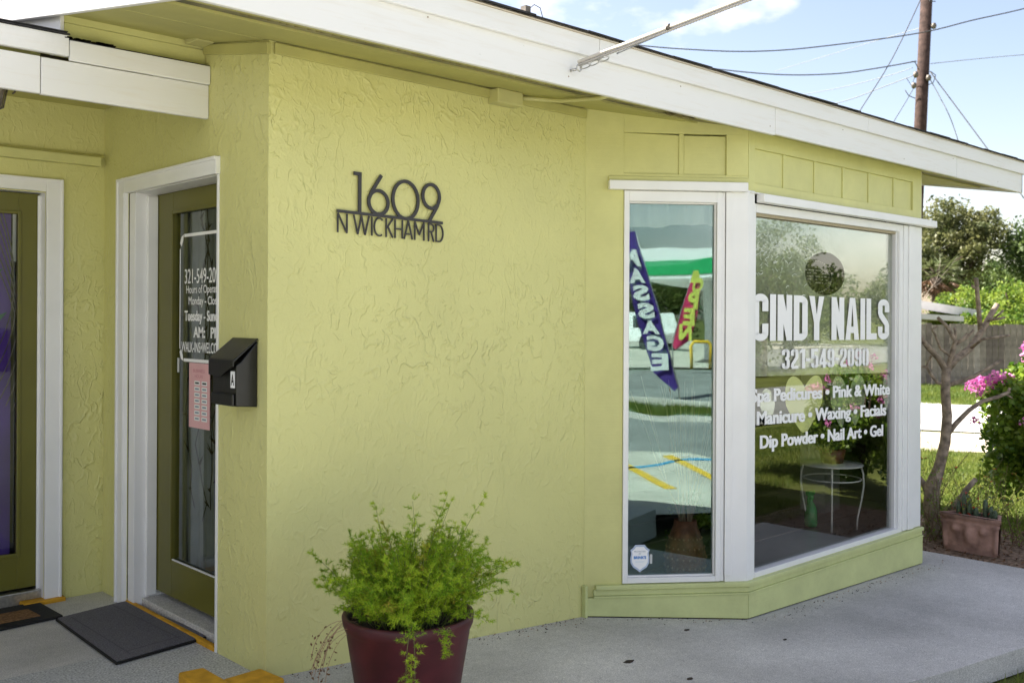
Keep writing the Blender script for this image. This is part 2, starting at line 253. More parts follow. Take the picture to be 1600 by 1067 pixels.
# ------------------------------------------------------------------ mesh tools
def tag(o, label=None, cat=None, group=None, kind=None):
    if label: o['label'] = label
    if cat: o['category'] = cat
    if group: o['group'] = group
    if kind: o['kind'] = kind
    return o
def empty(name, loc=(0, 0, 0), label=None, cat=None, group=None):
    o = bpy.data.objects.new(name, None); COL.objects.link(o); o.location = loc; o.empty_display_size = .1
    return tag(o, label, cat, group)
def link(name, me, parent=None):
    o = bpy.data.objects.new(name, me); COL.objects.link(o)
    if parent is not None:
        o.parent = parent; o.matrix_parent_inverse = Matrix.Identity(4)
        p = parent; off = Vector((0, 0, 0))
        while p is not None: off += p.location; p = p.parent
        o.location = -off
    return o
class MB:
    def __init__(s): s.v = []; s.f = []; s.mi = []; s.sm = []; s.mats = []
    def m(s, mt):
        if mt not in s.mats: s.mats.append(mt)
        return s.mats.index(mt)
    def add(s, vs, fs, mt, smooth=False):
        b = len(s.v); k = s.m(mt); s.v += [tuple(v) for v in vs]
        for f in fs: s.f.append(tuple(i+b for i in f)); s.mi.append(k); s.sm.append(smooth)
        return s
    def box(s, a, b, mt):
        x0, y0, z0 = [min(p, q) for p, q in zip(a, b)]; x1, y1, z1 = [max(p, q) for p, q in zip(a, b)]
        s.add([(x0,y0,z0),(x1,y0,z0),(x1,y1,z0),(x0,y1,z0),(x0,y0,z1),(x1,y0,z1),(x1,y1,z1),(x0,y1,z1)],
              [(0,3,2,1),(4,5,6,7),(0,1,5,4),(1,2,6,5),(2,3,7,6),(3,0,4,7)], mt); return s
    def obox(s, p, ux, uy, uz, mt):
        p, ux, uy, uz = [Vector(q) for q in (p, ux, uy, uz)]
        vs = [p, p+ux, p+ux+uy, p+uy, p+uz, p+ux+uz, p+ux+uy+uz, p+uy+uz]
        s.add(vs, [(0,3,2,1),(4,5,6,7),(0,1,5,4),(1,2,6,5),(2,3,7,6),(3,0,4,7)], mt); return s
    def quad(s, a, b, c, d, mt): s.add([a, b, c, d], [(0, 1, 2, 3)], mt); return s
    def prism(s, poly, d, mt):
        n = len(poly); d = Vector(d); P = [Vector(p) for p in poly]
        s.add(P+[p+d for p in P], [tuple(range(n))[::-1], tuple(range(n, 2*n))]+[(i, (i+1) % n, (i+1) % n+n, i+n) for i in range(n)], mt); return s
    def tube(s, pts, rad, mt, seg=8, caps=True):
        P = [Vector(p) for p in pts]; n = len(P)
        if not hasattr(rad, '__len__'): rad = [rad]*n
        vs = []; prev = None
        for i, p in enumerate(P):
            t = (P[min(i+1, n-1)]-P[max(i-1, 0)])
            t = t.normalized() if t.length > 1e-9 else Vector((0, 0, 1))
            if prev is None: a = t.orthogonal().normalized()
            else:
                a = prev-t*prev.dot(t); a = a.normalized() if a.length > 1e-6 else t.orthogonal().normalized()
            prev = a; b = t.cross(a)
            for k in range(seg):
                th = 2*math.pi*k/seg; vs.append(p+(a*math.cos(th)+b*math.sin(th))*rad[i])
        fs = [(i*seg+k, i*seg+(k+1) % seg, (i+1)*seg+(k+1) % seg, (i+1)*seg+k) for i in range(n-1) for k in range(seg)]
        if caps: fs += [tuple(range(seg))[::-1], tuple((n-1)*seg+k for k in range(seg))]
        s.add(vs, fs, mt, True); return s
    def lathe(s, prof, c, mt, seg=32, sx=1, sy=1, cap=False):
        c = Vector(c); vs = [(c.x+r*sx*math.cos(2*math.pi*k/seg), c.y+r*sy*math.sin(2*math.pi*k/seg), c.z+z) for r, z in prof for k in range(seg)]
        fs = [(i*seg+k, i*seg+(k+1) % seg, (i+1)*seg+(k+1) % seg, (i+1)*seg+k) for i in range(len(prof)-1) for k in range(seg)]
        if cap: fs += [tuple(range(seg))[::-1], tuple((len(prof)-1)*seg+k for k in range(seg))]
        s.add(vs, fs, mt, True); return s
    def mesh(s, name):
        me = bpy.data.meshes.new(name); me.from_pydata(s.v, [], s.f)
        for mt in s.mats: me.materials.append(mt)
        me.polygons.foreach_set('material_index', s.mi); me.polygons.foreach_set('use_smooth', s.sm); me.update(); return me
    def build(s, name, parent=None, bev=0.0):
        o = link(name, s.mesh(name), parent)
        if bev:
            b = o.modifiers.new('bevel', 'BEVEL'); b.width = bev; b.segments = 2; b.limit_method = 'ANGLE'; b.angle_limit = R(40)
        return o
def boxpart(name, a, b, mt, parent, bev=.002): return MB().box(a, b, mt).build(name, parent, bev)

def leafmesh(name, C, Nn, size, mats, shape='quad', wid=.5, matpick=None, up=0.0):
    """C (n,3) centres; random oriented leaves; 'tone' attribute varies clump by clump"""
    C = np.asarray(C, float); n = len(C)
    d = rng.normal(size=(n, 3)); d[:, 2] += up; d /= np.linalg.norm(d, axis=1)[:, None]
    if Nn is not None: d = Nn
    e = rng.normal(size=(n, 3)); e -= (e*d).sum(1)[:, None]*d; e /= np.linalg.norm(e, axis=1)[:, None]
    s = (size*rng.uniform(.6, 1.25, n))[:, None]
    if shape == 'tri': V = np.stack([C-e*s*wid*.5, C+e*s*wid*.5, C+d*s], 1); k = 3
    else: V = np.stack([C-d*s*.5, C+e*s*wid*.5, C+d*s*.5, C-e*s*wid*.5], 1); k = 4
    me = bpy.data.meshes.new(name); me.vertices.add(n*k); me.vertices.foreach_set('co', V.reshape(-1))
    me.loops.add(n*k); me.loops.foreach_set('vertex_index', np.arange(n*k, dtype=np.int32))
    me.polygons.add(n); me.polygons.foreach_set('loop_start', np.arange(0, n*k, k, dtype=np.int32))
    for m_ in mats: me.materials.append(m_)
    if matpick is not None: me.polygons.foreach_set('material_index', np.asarray(matpick, np.int32))
    me.update(calc_edges=True)
    at = me.attributes.new('tone', 'FLOAT', 'FACE')
    ph = np.sin(C[:, 0]*7.1/size*.1+1)+np.sin(C[:, 1]*6.3/size*.1)+np.sin(C[:, 2]*8.2/size*.1)
    at.data.foreach_set('value', np.clip(.5+.17*ph+rng.normal(0, .22, n), 0, 1).astype(np.float32))
    return me
def blob(center, rad, n, hollow=.35):
    d = rng.normal(size=(n, 3)); d /= np.linalg.norm(d, axis=1)[:, None]
    r = (hollow+(1-hollow)*rng.random(n))**.6
    return np.asarray(center)+d*r[:, None]*np.asarray(rad)
def limb(mb, p, d, length, r, depth, mt, tips, spread=.6, seg=6):
    pts = [Vector(p)]; rr = [r]; d = Vector(d).normalized(); k = 4
    for i in range(k):
        d = (d+Vector((random.uniform(-1, 1), random.uniform(-1, 1), random.uniform(-.5, 1)))*.16).normalized()
        pts.append(pts[-1]+d*length/k); rr.append(r*(1-.45*(i+1)/k))
    mb.tube(pts, rr, mt, seg)
    if depth == 0: tips.append(pts[-1]); return
    for j in range(random.choice((2, 3, 3))):
        q = pts[random.choice((2, 3, 4))]
        nd = (d+Vector((random.uniform(-1, 1), random.uniform(-1, 1), random.uniform(-.25, .7)))*spread).normalized()
        limb(mb, q, nd, length*random.uniform(.6, .82), rr[-1]*.8, depth-1, mt, tips, spread, max(4, seg-1))
    tips.append(pts[-1])
def tree(name, label, pos, height, rad, n, lsize, lm, bm=BARKD, trunk_r=.15, cat='tree', group=None, depth=3, clump=.28, lean=(0, 0), flat=.8, hide=0):
    root = empty(name, pos, label, cat, group); pos = Vector(pos); mb = MB(); tips = []
    th = height*(.22 if hide else .38)
    top = pos+Vector((lean[0]*.4, lean[1]*.4, th)); mb.tube([pos-Vector((0, 0, .1)), pos+Vector((lean[0]*.15, lean[1]*.15, th*.5)), top], [trunk_r*1.15, trunk_r, trunk_r*.8], bm, 9)
    for j in range(5):
        a = j*2*math.pi/5+random.random(); limb(mb, top, (math.cos(a)*.8, math.sin(a)*.8, .9), height*.24, trunk_r*.55, depth-1, bm, tips, .8)
    mb.build('trunk', root)
    T = np.array([tuple(t) for t in tips]); cc = np.array([pos.x+lean[0], pos.y+lean[1], pos.z+height*(.54 if hide else .66)]); P = []
    ncl = 46; rd = np.array([rad, rad, height*(.47 if hide else .36)])
    base = np.vstack([T, blob(cc, rd*.92, ncl, .2)])
    # pull stray tips into the crown ellipsoid
    q = (base-cc)/rd; ql = np.linalg.norm(q, axis=1); k = ql > 1; base[k] = cc+(q[k]/ql[k][:, None])*rd
    per = n//len(base)
    for b in base:
        cr2 = rad*clump*random.uniform(.6, 1.35); P.append(blob(b, (cr2, cr2, cr2*flat), int(per*random.uniform(.5, 1.5)), .1))
    link('crown', leafmesh('crown', np.vstack(P), None, lsize, [lm], 'quad', .55), root)
    return root
def bush(name, label, pos, rad, h, n, lsize, lm, cat='shrub', group=None, nst=7, ncl=26, clump=.34, mats=None, pick=None):
    root = empty(name, pos, label, cat, group); pos = Vector(pos); mb = MB()
    for j in range(nst):
        a = random.random()*6.28; e = Vector((math.cos(a)*rad*.5, math.sin(a)*rad*.5, h*random.uniform(.5, .8)))
        mb.tube([pos, pos+e*.5+Vector((0, 0, h*.08)), pos+e], [h*.02, h*.015, h*.006], BARKD, 5)
    mb.build('stem', root)
    cc = np.array([pos.x, pos.y, pos.z+h*.52]); B = blob(cc, (rad*.85, rad*.85, h*.42), ncl, .25); P = []
    for b in B:
        c2 = rad*clump*random.uniform(.6, 1.3); P.append(blob(b, (c2, c2, c2*.85), int(n/ncl*random.uniform(.6, 1.4)), .1))
    P = np.vstack(P); P = P[P[:, 2] > pos.z]
    link('foliage', leafmesh('foliage', P, None, lsize, mats or [lm], 'quad', .6, pick(P) if pick else None), root)
    return root

# ---- lettering
def fontmesh(text, bold=0.0, shear=0.0):
    cu = bpy.data.curves.new('lettering', 'FONT'); cu.body = text; cu.size = 1; cu.offset = bold; cu.shear = shear; cu.resolution_u = 4
    ob = bpy.data.objects.new('lettering', cu); COL.objects.link(ob); bpy.context.view_layer.update()
    me = bpy.data.meshes.new_from_object(ob.evaluated_get(bpy.context.evaluated_depsgraph_get())); bpy.data.objects.remove(ob); bpy.data.curves.remove(cu); return me
def text(name, s, org, ux, uz, w, h, mt, parent, bold=0.0, nrm_off=0.0, smear=0.0):
    """fits text s into the w x h rectangle at org (h = cap height), flat vinyl 0.3 mm proud"""
    me = fontmesh(s, bold)
    if smear:   # heavier weight: three prints a hair apart
        bm = bmesh.new()
        for k, dx in enumerate((-smear, 0, smear)):
            n0 = len(bm.verts); bm.from_mesh(me); bm.verts.ensure_lookup_table()
            for v in bm.verts[n0:]: v.co.x += dx; v.co.z = k*.02
        bm.to_mesh(me); bm.free()
    co = np.empty(len(me.vertices)*3); me.vertices.foreach_get('co', co); co = co.reshape(-1, 3)
    mnx, mxx = co[:, 0].min(), co[:, 0].max(); cap = .729+2*bold
    ux = Vector(ux).normalized(); uz = Vector(uz).normalized(); n = ux.cross(uz)
    X = (co[:, 0]-mnx)/(mxx-mnx)*w; Z = (co[:, 1]+bold)/cap*h
    o = np.array(Vector(org)+n*nrm_off); out = o+co[:, 2:3]*.012*np.array(n)+X[:, None]*np.array(ux)+Z[:, None]*np.array(uz)
    me.vertices.foreach_set('co', out.reshape(-1)); me.materials.clear(); me.materials.append(mt); me.update()
    return link(name, me, parent)
def arc(cx, cy, rx, ry, a0, a1, n=10): return [(cx+rx*math.cos(R(a0+(a1-a0)*i/n)), cy+ry*math.sin(R(a0+(a1-a0)*i/n))) for i in range(n+1)]
def rr(x0, x1, y0, y1, r=.22): # closed rounded rect, ccw from right middle
    k = r*.8
    return [(x1, (y0+y1)/2)]+arc(x1-r, y1-k, r, k, 0, 90)+arc(x0+r, y1-k, r, k, 90, 180)+arc(x0+r, y0+k, r, k, 180, 270)+arc(x1-r, y0+k, r, k, 270, 360)+[(x1, (y0+y1)/2)]
# heavy condensed glyphs: (advance width, [centre lines]) in a box of unit height
def G(w): # w = glyph width, s,t = pen
    return w
def heavy(ch, s, t, w):
    a, b = s/2, w-s/2; lo, hi = t/2, 1-t/2; q = .16
    if ch == 'C': return [[(b, .63)]+arc(b-q, hi-q*.55, q, q*.55, 0, 90)+arc(a+q, hi-q*.55, q, q*.55, 90, 180)+arc(a+q, lo+q*.55, q, q*.55, 180, 270)+arc(b-q, lo+q*.55, q, q*.55, 270, 360)+[(b, .37)]]
    if ch == 'I': return [[(s/2, 0), (s/2, 1)]]
    if ch == 'N': return [[(a, 0), (a, 1)], [(b, 0), (b, 1)], ('poly', [(0, 1), (s*.95, 1), (w, 0), (w-s*.95, 0)])]
    if ch == 'D': return [[(a, 0), (a, 1)], [(a*.9, hi), (b-q, hi)]+arc(b-q, hi-q*.55, q, q*.55, 90, 0)+arc(b-q, lo+q*.55, q, q*.55, 0, -90)+[(a*.9, lo)]]
    if ch == 'Y': return [('poly', [(0, 1), (s, 1), (w/2, .58), (w-s, 1), (w, 1), (w/2+s/2, .40), (w/2+s/2, 0), (w/2-s/2, 0), (w/2-s/2, .40)])]
    if ch == 'A': return [('poly', [(0, 0), (w/2-s*.55, 1), (w/2+s*.55, 1), (w, 0), (w-s, 0), (w/2, .84), (s, 0)]), [(w*.25, .24), (w*.75, .24)]]
    if ch == 'L': return [[(a, 0), (a, 1)], [(a, lo), (w, lo)]]
    if ch == 'S': return [[(b, .68)]+arc(b-q, hi-q*.55, q, q*.55, 0, 90)+arc(a+q, hi-q*.55, q, q*.55, 90, 180)+[(a, .66), (a+.03, .60), (w/2, .5), (b-.03, .40), (b, .34)]+arc(b-q, lo+q*.55, q, q*.55, 0, -90)+arc(a+q, lo+q*.55, q, q*.55, 270, 180)+[(a, .32)]]
    if ch == '0': return [rr(a, b, lo, hi, q*1.05)]
    if ch == '1': return [[(w-s/2, 0), (w-s/2, 1)], ('poly', [(w-s, 1), (w-s, .82), (w-s*1.9, .74), (w-s*1.9, .88)])]
    if ch == '2': return [[(a, .66)]+arc(a+q, hi-q*.55, q, q*.55, 180, 90)+arc(b-q, hi-q*.55, q, q*.55, 90, 0)+[(b, .66), (b-.02, .55), (a+.03, .24), (a, lo)], [(a*.6, lo), (w, lo)]]
    if ch == '3': return [[(a, .70)]+arc(a+q, hi-q*.55, q, q*.55, 180, 90)+arc(b-q, hi-q*.55, q, q*.55, 90, 0)+[(b, .64), (b-.06, .54), (w*.45, .52)], [(w*.45, .52), (b-.06, .50), (b, .40)]+arc(b-q, lo+q*.55, q, q*.55, 0, -90)+arc(a+q, lo+q*.55, q, q*.55, 270, 180)+[(a, .30)]]
    if ch == '4': return [[(w-s*.8, 0), (w-s*.8, 1)], [(0, .24), (w+.03, .24)], ('poly', [(0, .17), (0, .33), (w-s*1.3, 1), (w-s*.9, 1), (w-s*.9, .78), (s*.7, .30)])]
    if ch == '5': return [[(w*.97, hi), (a, hi)], [(a, 1), (a, .5)], [(a, .54), (a+q, .60), (b-q, .60)]+arc(b-q, .60-q*.55, q, q*.55, 90, 0)+arc(b-q, lo+q*.55, q, q*.55, 0, -90)+arc(a+q, lo+q*.55, q, q*.55, 270, 180)+[(a, .26)]]
    if ch == '9': return [rr(a, b, .42, hi, q*1.0), [(b, .6)]+arc(b-q, lo+q*.55, q, q*.55, 0, -90)+arc(a+q, lo+q*.55, q, q*.55, 270, 180)+[(a, .28)]]
    if ch == '-': return [[(0, .44), (w, .44)]]
def pen(mb, strokes, s, t, T, mt, d=0.0, k0=0):
    """T maps (x, y, lift) to a point; d = thickness"""
    for j, st in enumerate(strokes):
        lift = .0002*(j+k0)
        if st[0] == 'poly':
            P = st[1]; n = len(P); fr = [T(x, y, d+lift) for x, y in P]
            if d: mb.add(fr+[T(x, y, 0) for x, y in P], [tuple(range(n))]+[(i, i+n, (i+1) % n+n, (i+1) % n) for i in range(n)], mt)
            else: mb.add(fr, [tuple(range(n))], mt)
            continue
        P = [st[0]]
        for p in st[1:]:
            if abs(p[0]-P[-1][0])+abs(p[1]-P[-1][1]) > 1e-5: P.append(p)
        n = len(P); Lp = []; Rp = []; closed = abs(P[0][0]-P[-1][0])+abs(P[0][1]-P[-1][1]) < 1e-4
        for i, p in enumerate(P):
            a = P[i-1] if i else (P[-2] if closed else P[0]); b = P[i+1] if i < n-1 else (P[1] if closed else P[-1])
            dx, dy = b[0]-a[0], b[1]-a[1]; l = math.hypot(dx, dy) or 1; nx, ny = -dy/l, dx/l
            Lp.append((p[0]+nx*s/2, p[1]+ny*t/2)); Rp.append((p[0]-nx*s/2, p[1]-ny*t/2))
        V = [T(x, y, d+lift) for x, y in Lp]+[T(x, y, d+lift) for x, y in Rp]
        Fc = [(n+i, n+i+1, i+1, i) for i in range(n-1)]
        if d:
            V += [T(x, y, 0) for x, y in Lp]+[T(x, y, 0) for x, y in Rp]
            Fc += [(i, i+1, 2*n+i+1, 2*n+i) for i in range(n-1)]+[(n+i+1, n+i, 3*n+i, 3*n+i+1) for i in range(n-1)]
            if not closed: Fc += [(0, 2*n, 3*n, n), (2*n-1, 4*n-1, 3*n-1, n-1)]
        mb.add(V, Fc, mt)
# ================================================================== GROUND
def zg(x):
    K = [(-50, 0), (2, 0), (3.86, -.13), (4.58, -.167), (6.66, -.218), (7.08, -.225)]
    for (a, za), (b, zb) in zip(K, K[1:]):
        if x <= b: return za+(zb-za)*(x-a)/(b-a)
    return -.225
def sheet(name, pts, z, mt):
    mb = MB(); mb.add([(x, y, z) for x, y in pts], [tuple(range(len(pts)))], mt); return tag(mb.build(name), kind='structure')
mb = MB(); R_ = 1500; mb.quad((-R_, -R_, -.31), (R_, -R_, -.31), (R_, R_, -.31), (-R_, R_, -.31), mat('lawn_soil', (.10, .115, .03), .95, .1, noise=(.8, .45, 9), bump=(8, 1, .03)))
tag(mb.build('lawn'), kind='structure')
def yedge(x): return 1.955-.134*(x-4.478)
mb = MB(); xs = [2.0, 2.6, 3.2, 3.86, 4.58, 5.3, 6.0, 6.66, 7.08]
for a, b in zip(xs, xs[1:]):
    ya = yedge(a) if a >= 3.2 else .9; yb = yedge(b) if b > 3.2 else .9
    mb.quad((a, ya, zg(a)), (b, yb, zg(b)), (b, 3.72, zg(b)), (a, 3.72, zg(a)), CONC)
    mb.quad((a, ya, zg(a)-.12), (b, yb, zg(b)-.12), (b, yb, zg(b)), (a, ya, zg(a)), CONC)
mb.quad((7.08, yedge(7.08), -.345), (7.08, 3.72, -.345), (7.08, 3.72, -.225), (7.08, yedge(7.08), -.225), CONC)
mb.quad((3.2, .9, -.3), (3.2, yedge(3.2), -.3), (3.2, yedge(3.2), zg(3.2)), (3.2, .9, zg(3.2)), CONC)
tag(mb.build('concrete_walkway'), kind='structure')
mb = MB(); mb.quad((-6, .9, 0), (2.0, .9, 0), (2.0, 4.25, 0), (-6, 4.25, 0), CONC2); mb.quad((-6, 4.25, 0), (2.0, 4.25, 0), (2.0, 5.5, 0), (-6, 5.5, 0), CONC)
mb.quad((-6, .9, -.3), (2, .9, -.3), (2, .9, 0), (-6, .9, 0), CONC); tag(mb.build('entry_slab'), kind='structure')
sheet('parking_lot', [(-20, -2.2), (4.2, -2.6), (4.2, .0), (3.2, .9), (-20, .9)], -.13, LOT)
sheet('street', [(-150, -7.6), (150, -7.0), (150, -3.2), (-150, -2.3)], -.262, ASPH)
sheet('far_street_lane', [(-150, -21), (150, -24), (150, -17), (20, -11.5), (10, -10.3), (-150, -10.1)], -.262, ASPH)
sheet('filling_station_forecourt', [(-60, -60), (60, -60), (60, -23.5), (-60, -23.5)], -.258, LOT)
def gz(a, b, c, d, z): return [tuple(onz(*p, z))[:2] for p in (a, b, c, d)]
sheet('bright_driveway', gz((1300, 664), (1700, 684), (1700, 642), (1300, 621), -.295), -.295, DRIVE)
sheet('sandy_verge', gz((1300, 701), (1560, 707), (1560, 679), (1300, 668), -.30), -.30, SAND)
sheet('planting_bed', [(7.08, 1.3), (8.6, 1.2), (8.7, 6), (7.08, 6)], -.288, mat('mulch_soil', (.21, .15, .105), .95, .1, noise=(30, .6, 8), bump=(50, 1, .02)))
for z_, a_, b_ in ((-.20, (-7.75, -7.55), (-7.15, -6.95)), (-.20, (-10.15, -9.95), (-10.35, -10.15))):
    m = MB(); m.prism([(-60, a_[0], -.3), (10, b_[0], -.3), (10, b_[1], -.3), (-60, a_[1], -.3)], (0, 0, .12), DRIVE); tag(m.build('street_kerb'), kind='structure')
# grit along the foot of the wall
m = MB(); R8 = random.Random(4)
for i in range(420):
    if i % 2: x = R8.uniform(2.0, 3.85); y = 3.555-abs(R8.gauss(0, .05))-.004
    else: x = R8.uniform(3.9, 6.9); y = (3.555-(x-3.868)*.7536 if x < 4.57 else 2.995)-abs(R8.gauss(0, .05))-.03
    r_ = R8.uniform(.0015, .005); z = zg(x)+.001; m.add([(x-r_, y, z), (x+r_, y-r_*.6, z), (x, y+r_, z), (x, y, z+r_*.9)], [(0, 1, 3), (1, 2, 3), (2, 0, 3)], SOIL if i % 3 else DRY)
tag(m.build('wall_grit'), 'fine dark grit and leaf bits along the foot of the wall', 'grit', kind='stuff')
# parking lines
def linemark(name, label, a, b, w, mt):
    a = Vector((*a, -.126)); b = Vector((*b, -.126)); d = (b-a).normalized(); n = Vector((-d.y, d.x, 0))*w/2
    m = MB(); m.prism([a-n, b-n, b+n, a+n], (0, 0, .0015), mt); return tag(m.build(name), label, 'road marking')
linemark('parking_line', 'yellow parking stripe reflected lower in the side window, nearest the walkway', (1.75, -1.62), (2.85, -.32), .11, YLINE)
linemark('parking_line', 'yellow parking stripe reflected in the side window, farther to the right', (2.0, -2.28), (3.05, -1.0), .11, YLINE)
linemark('blue_parking_line', 'bright blue painted stripe crossing the parking lot in the side window reflection', (1.72, -.75), (2.75, -3.0), .09, BLINE)
# ================================================================== BUILDING
B = empty('salon_building', (2.0, 3.555, 0), 'single storey yellow green stucco shop with white fascia and an angled bay window', 'building')
YW, YB, XD = 3.555, 5.256, 2.0
SL = .1708
def zs(y): return 2.435+SL*(y-2.9)      # underside of the eave
# main stucco wall
m = MB(); m.quad((2.0, YW, -.3), (3.868, YW, -.3), (3.868, YW, zs(YW)), (2.0, YW, zs(YW)), STUCCO); m.build('front_wall', B)
# door wall, faces -x, with the opening
ya, yo, zo = 3.985, 4.935, 2.055
m = MB()
def qx(y0, y1, z0, z1, z1b=None): m.quad((XD, y1, z0), (XD, y0, z0), (XD, y0, z1), (XD, y1, z1 if z1b is None else z1b), STUCCO)
qx(YW, ya, -.3, zs(YW), zs(ya)); qx(ya, yo, zo, zs(ya), zs(yo)); qx(yo, YB, -.3, zs(yo), zs(YB)); m.build('door_wall', B)
# recessed wall with the second door
m = MB(); xo0, xo1 = .79, 1.705
def qy(x0, x1, z0, z1): m.quad((x0, YB, z0), (x1, YB, z0), (x1, YB, z1), (x0, YB, z1), STUCCO)
qy(-5, xo0, -.3, 2.9); qy(xo0, xo1, 2.06, 2.9); qy(xo1, 2.0, -.3, 2.9); m.build('recessed_wall', B)
boxpart('ledger_board', (-4, YB-.055, 2.215), (1.965, YB-.002, 2.262), SIDING, B, .004)
boxpart('ledger_flashing', (-4, YB-.03, 2.262), (1.985, YB-.003, 2.275), SOFFIT, B)
# far side and rear walls
m = MB(); m.box((7.37, 3.7, -.3), (7.5, 13, 2.55), SIDING); m.build('side_wall', B)
m = MB(); m.box((-5, 12.9, -.3), (7.37, 13, 4.2), SIDING); m.build('rear_wall', B)

def jamb_door(name, handed, P, u, n, w, h, glass, frame_l, frame_r, zt, zb, casing):
    pass
# ---- salon door (in the door wall, faces -x)
D = MB(); xd = 2.115
gy0, gy1, gz0, gz1 = 4.105, 4.68, .245, 1.948
for a, b in (((xd, 3.99, .07), (xd+.04, gy0, 2.05)), ((xd, gy1, .07), (xd+.04, 4.86, 2.05)), ((xd, gy0, gz1), (xd+.04, gy1, 2.05)), ((xd, gy0, .07), (xd+.04, gy1, gz0))): D.box(a, b, DOORP)
door = D.build('door', B, .002)
g = MB()
for a, b in (((xd-.008, gy0-.012, gz0-.012), (xd-.0005, gy0+.006, gz1+.012)), ((xd-.008, gy1-.006, gz0-.012), (xd-.0005, gy1+.012, gz1+.012)), ((xd-.008, gy0+.006, gz1-.006), (xd-.0005, gy1-.006, gz1+.012)), ((xd-.008, gy0+.006, gz0-.012), (xd-.0005, gy1-.006, gz0+.006))): g.box(a, b, DOORP)
g.build('glazing_bead', door, .003)
MB().box((xd+.014, gy0, gz0), (xd+.019, gy1, gz1), G_DOOR).build('glass', door)
MB().box((xd-.002, gy0+.006, gz0+.006), (xd+.006, gy1-.006, gz0+.012), TRIM).build('sealant', door)
# casing and jamb
c = MB()
for (y0, y1, z0, z1, dx) in ((4.94, 5.03, .0, 2.13, .022), (4.865, 4.94, .0, 2.055, 0)):
    if dx: c.box((XD-dx, y0, z0), (XD+.0, y1, z1), TRIM)
c.box((XD-.022, 3.962, 2.055), (XD, 4.94, 2.13), TRIM); c.box((XD-.006, 3.966, 0), (XD, 3.985, 2.055), TRIM)
c.box((XD-.030, 5.012, 0), (XD-.022, 5.03, 2.13), TRIM); c.box((XD-.030, 3.962, 2.115), (XD-.022, 5.012, 2.13), TRIM)
c.box((XD-.026, 4.945, 0), (XD-.022, 4.956, 2.055), TRIM)
c.build('door_casing', B, .003)
c = MB(); c.box((XD+.003, 4.865, .0), (XD+.175, 4.935, 2.055), TRIM); c.box((XD+.003, 3.985, 1.99+.062), (XD+.175, 4.865, 2.12), TRIM); c.box((XD+.003, 3.93, 0), (XD+.175, 3.985, 2.052), TRIM)
c.box((XD+.06, 4.845, .05), (XD+.112, 4.865, 2.04), TRIM); c.build('door_jamb', B, .003)
boxpart('threshold', (XD+.045, 3.99, -.01), (XD+.19, 4.865, .04), CONC, B, .004)
c = MB(); c.box((XD-.006, 3.99, -.01), (XD+.02, 5.0, .022), YEL); c.build('painted_sill', B, .006)
# ragged paint and caulk edge where the white casings meet the stucco, nail heads on the boards
R7 = random.Random(17)
def caulk(P0_, d_, L_, side_, nrm_, base):
    P0_, d_, side_, nrm_ = Vector(P0_), Vector(d_), Vector(side_), Vector(nrm_); n_ = int(L_/.012); A_ = []; C2 = []
    w = .004
    for i in range(n_+1):
        w = max(.001, min(.010, w+R7.uniform(-.0022, .0022))); q = P0_+d_*(L_*i/n_)+nrm_*.0012; A_.append(q-side_*.003); C2.append(q+side_*w)
    m = MB(); m.add(A_+C2, [(i, i+1, n_+2+i, n_+1+i) for i in range(n_)], TRIM); o = m.build('caulk_edge', B); return o
caulk((XD, 5.03, .0), (0, 0, 1), 2.13, (0, 1, 0), (-1, 0, 0), 0); caulk((XD, 3.962, 2.131), (0, 1, 0), 1.068, (0, 0, 1), (-1, 0, 0), 0)
caulk((1.786, YB, .0), (0, 0, 1), 2.13, (1, 0, 0), (0, -1, 0), 0); caulk((.9, YB, 2.13), (1, 0, 0), .886, (0, 0, 1), (0, -1, 0), 0)
NAIL = mat('nail_head', (.30, .24, .18), .7)
for i in range(26):
    x = 1.5+i*.255+R7.uniform(-.02, .02); m = MB(); z = (2.455, 2.545)[i % 2]+R7.uniform(-.008, .008)
    m.prism([(x+.0035*math.cos(k*1.0472), 2.8848, z+.0035*math.sin(k*1.0472)) for k in range(6)], (0, -.0012, 0), NAIL if i % 3 == 0 else WHITEB); m.build('nail', B)
# curtain and interior behind the door
m = MB(); pts = []
for i in range(61):
    y = 3.95+i*.95/60; pts.append((xd+.12+.012*math.sin(i*1.15)+.01*math.sin(i*.5), y))
for (x0, y0), (x1, y1) in zip(pts, pts[1:]): m.quad((x1, y1, .1), (x0, y0, .1), (x0, y0, 2.1), (x1, y1, 2.1), mat('grey_curtain', (.15, .17, .155), .9, noise=(6, .2)))
tag(m.build('door_curtain'), 'grey curtain hanging behind the glass of the salon door', 'curtain')
m = MB()   # foliage reflection in the door glass, shaped as dark sprigs
for k in range(7):
    y = 4.1+k*.085; p = Vector((xd+.085, y, .3+random.random()*.3)); P = [p.copy()]
    for i in range(16): p = p+Vector((0, random.uniform(-.05, .05), .09)); P.append(p.copy())
    m.tube(P, .0022, HOLE, 4)
    for q in P[1::2]:
        for j in range(3): m.tube([q, q+Vector((-.004, random.uniform(-.05, .05), random.uniform(-.02, .05)))], [.005, .001], HOLE, 4)
tag(m.build('reflected_sprigs'), 'dark sprigs shaped as the foliage reflection in the salon door glass', 'vine')
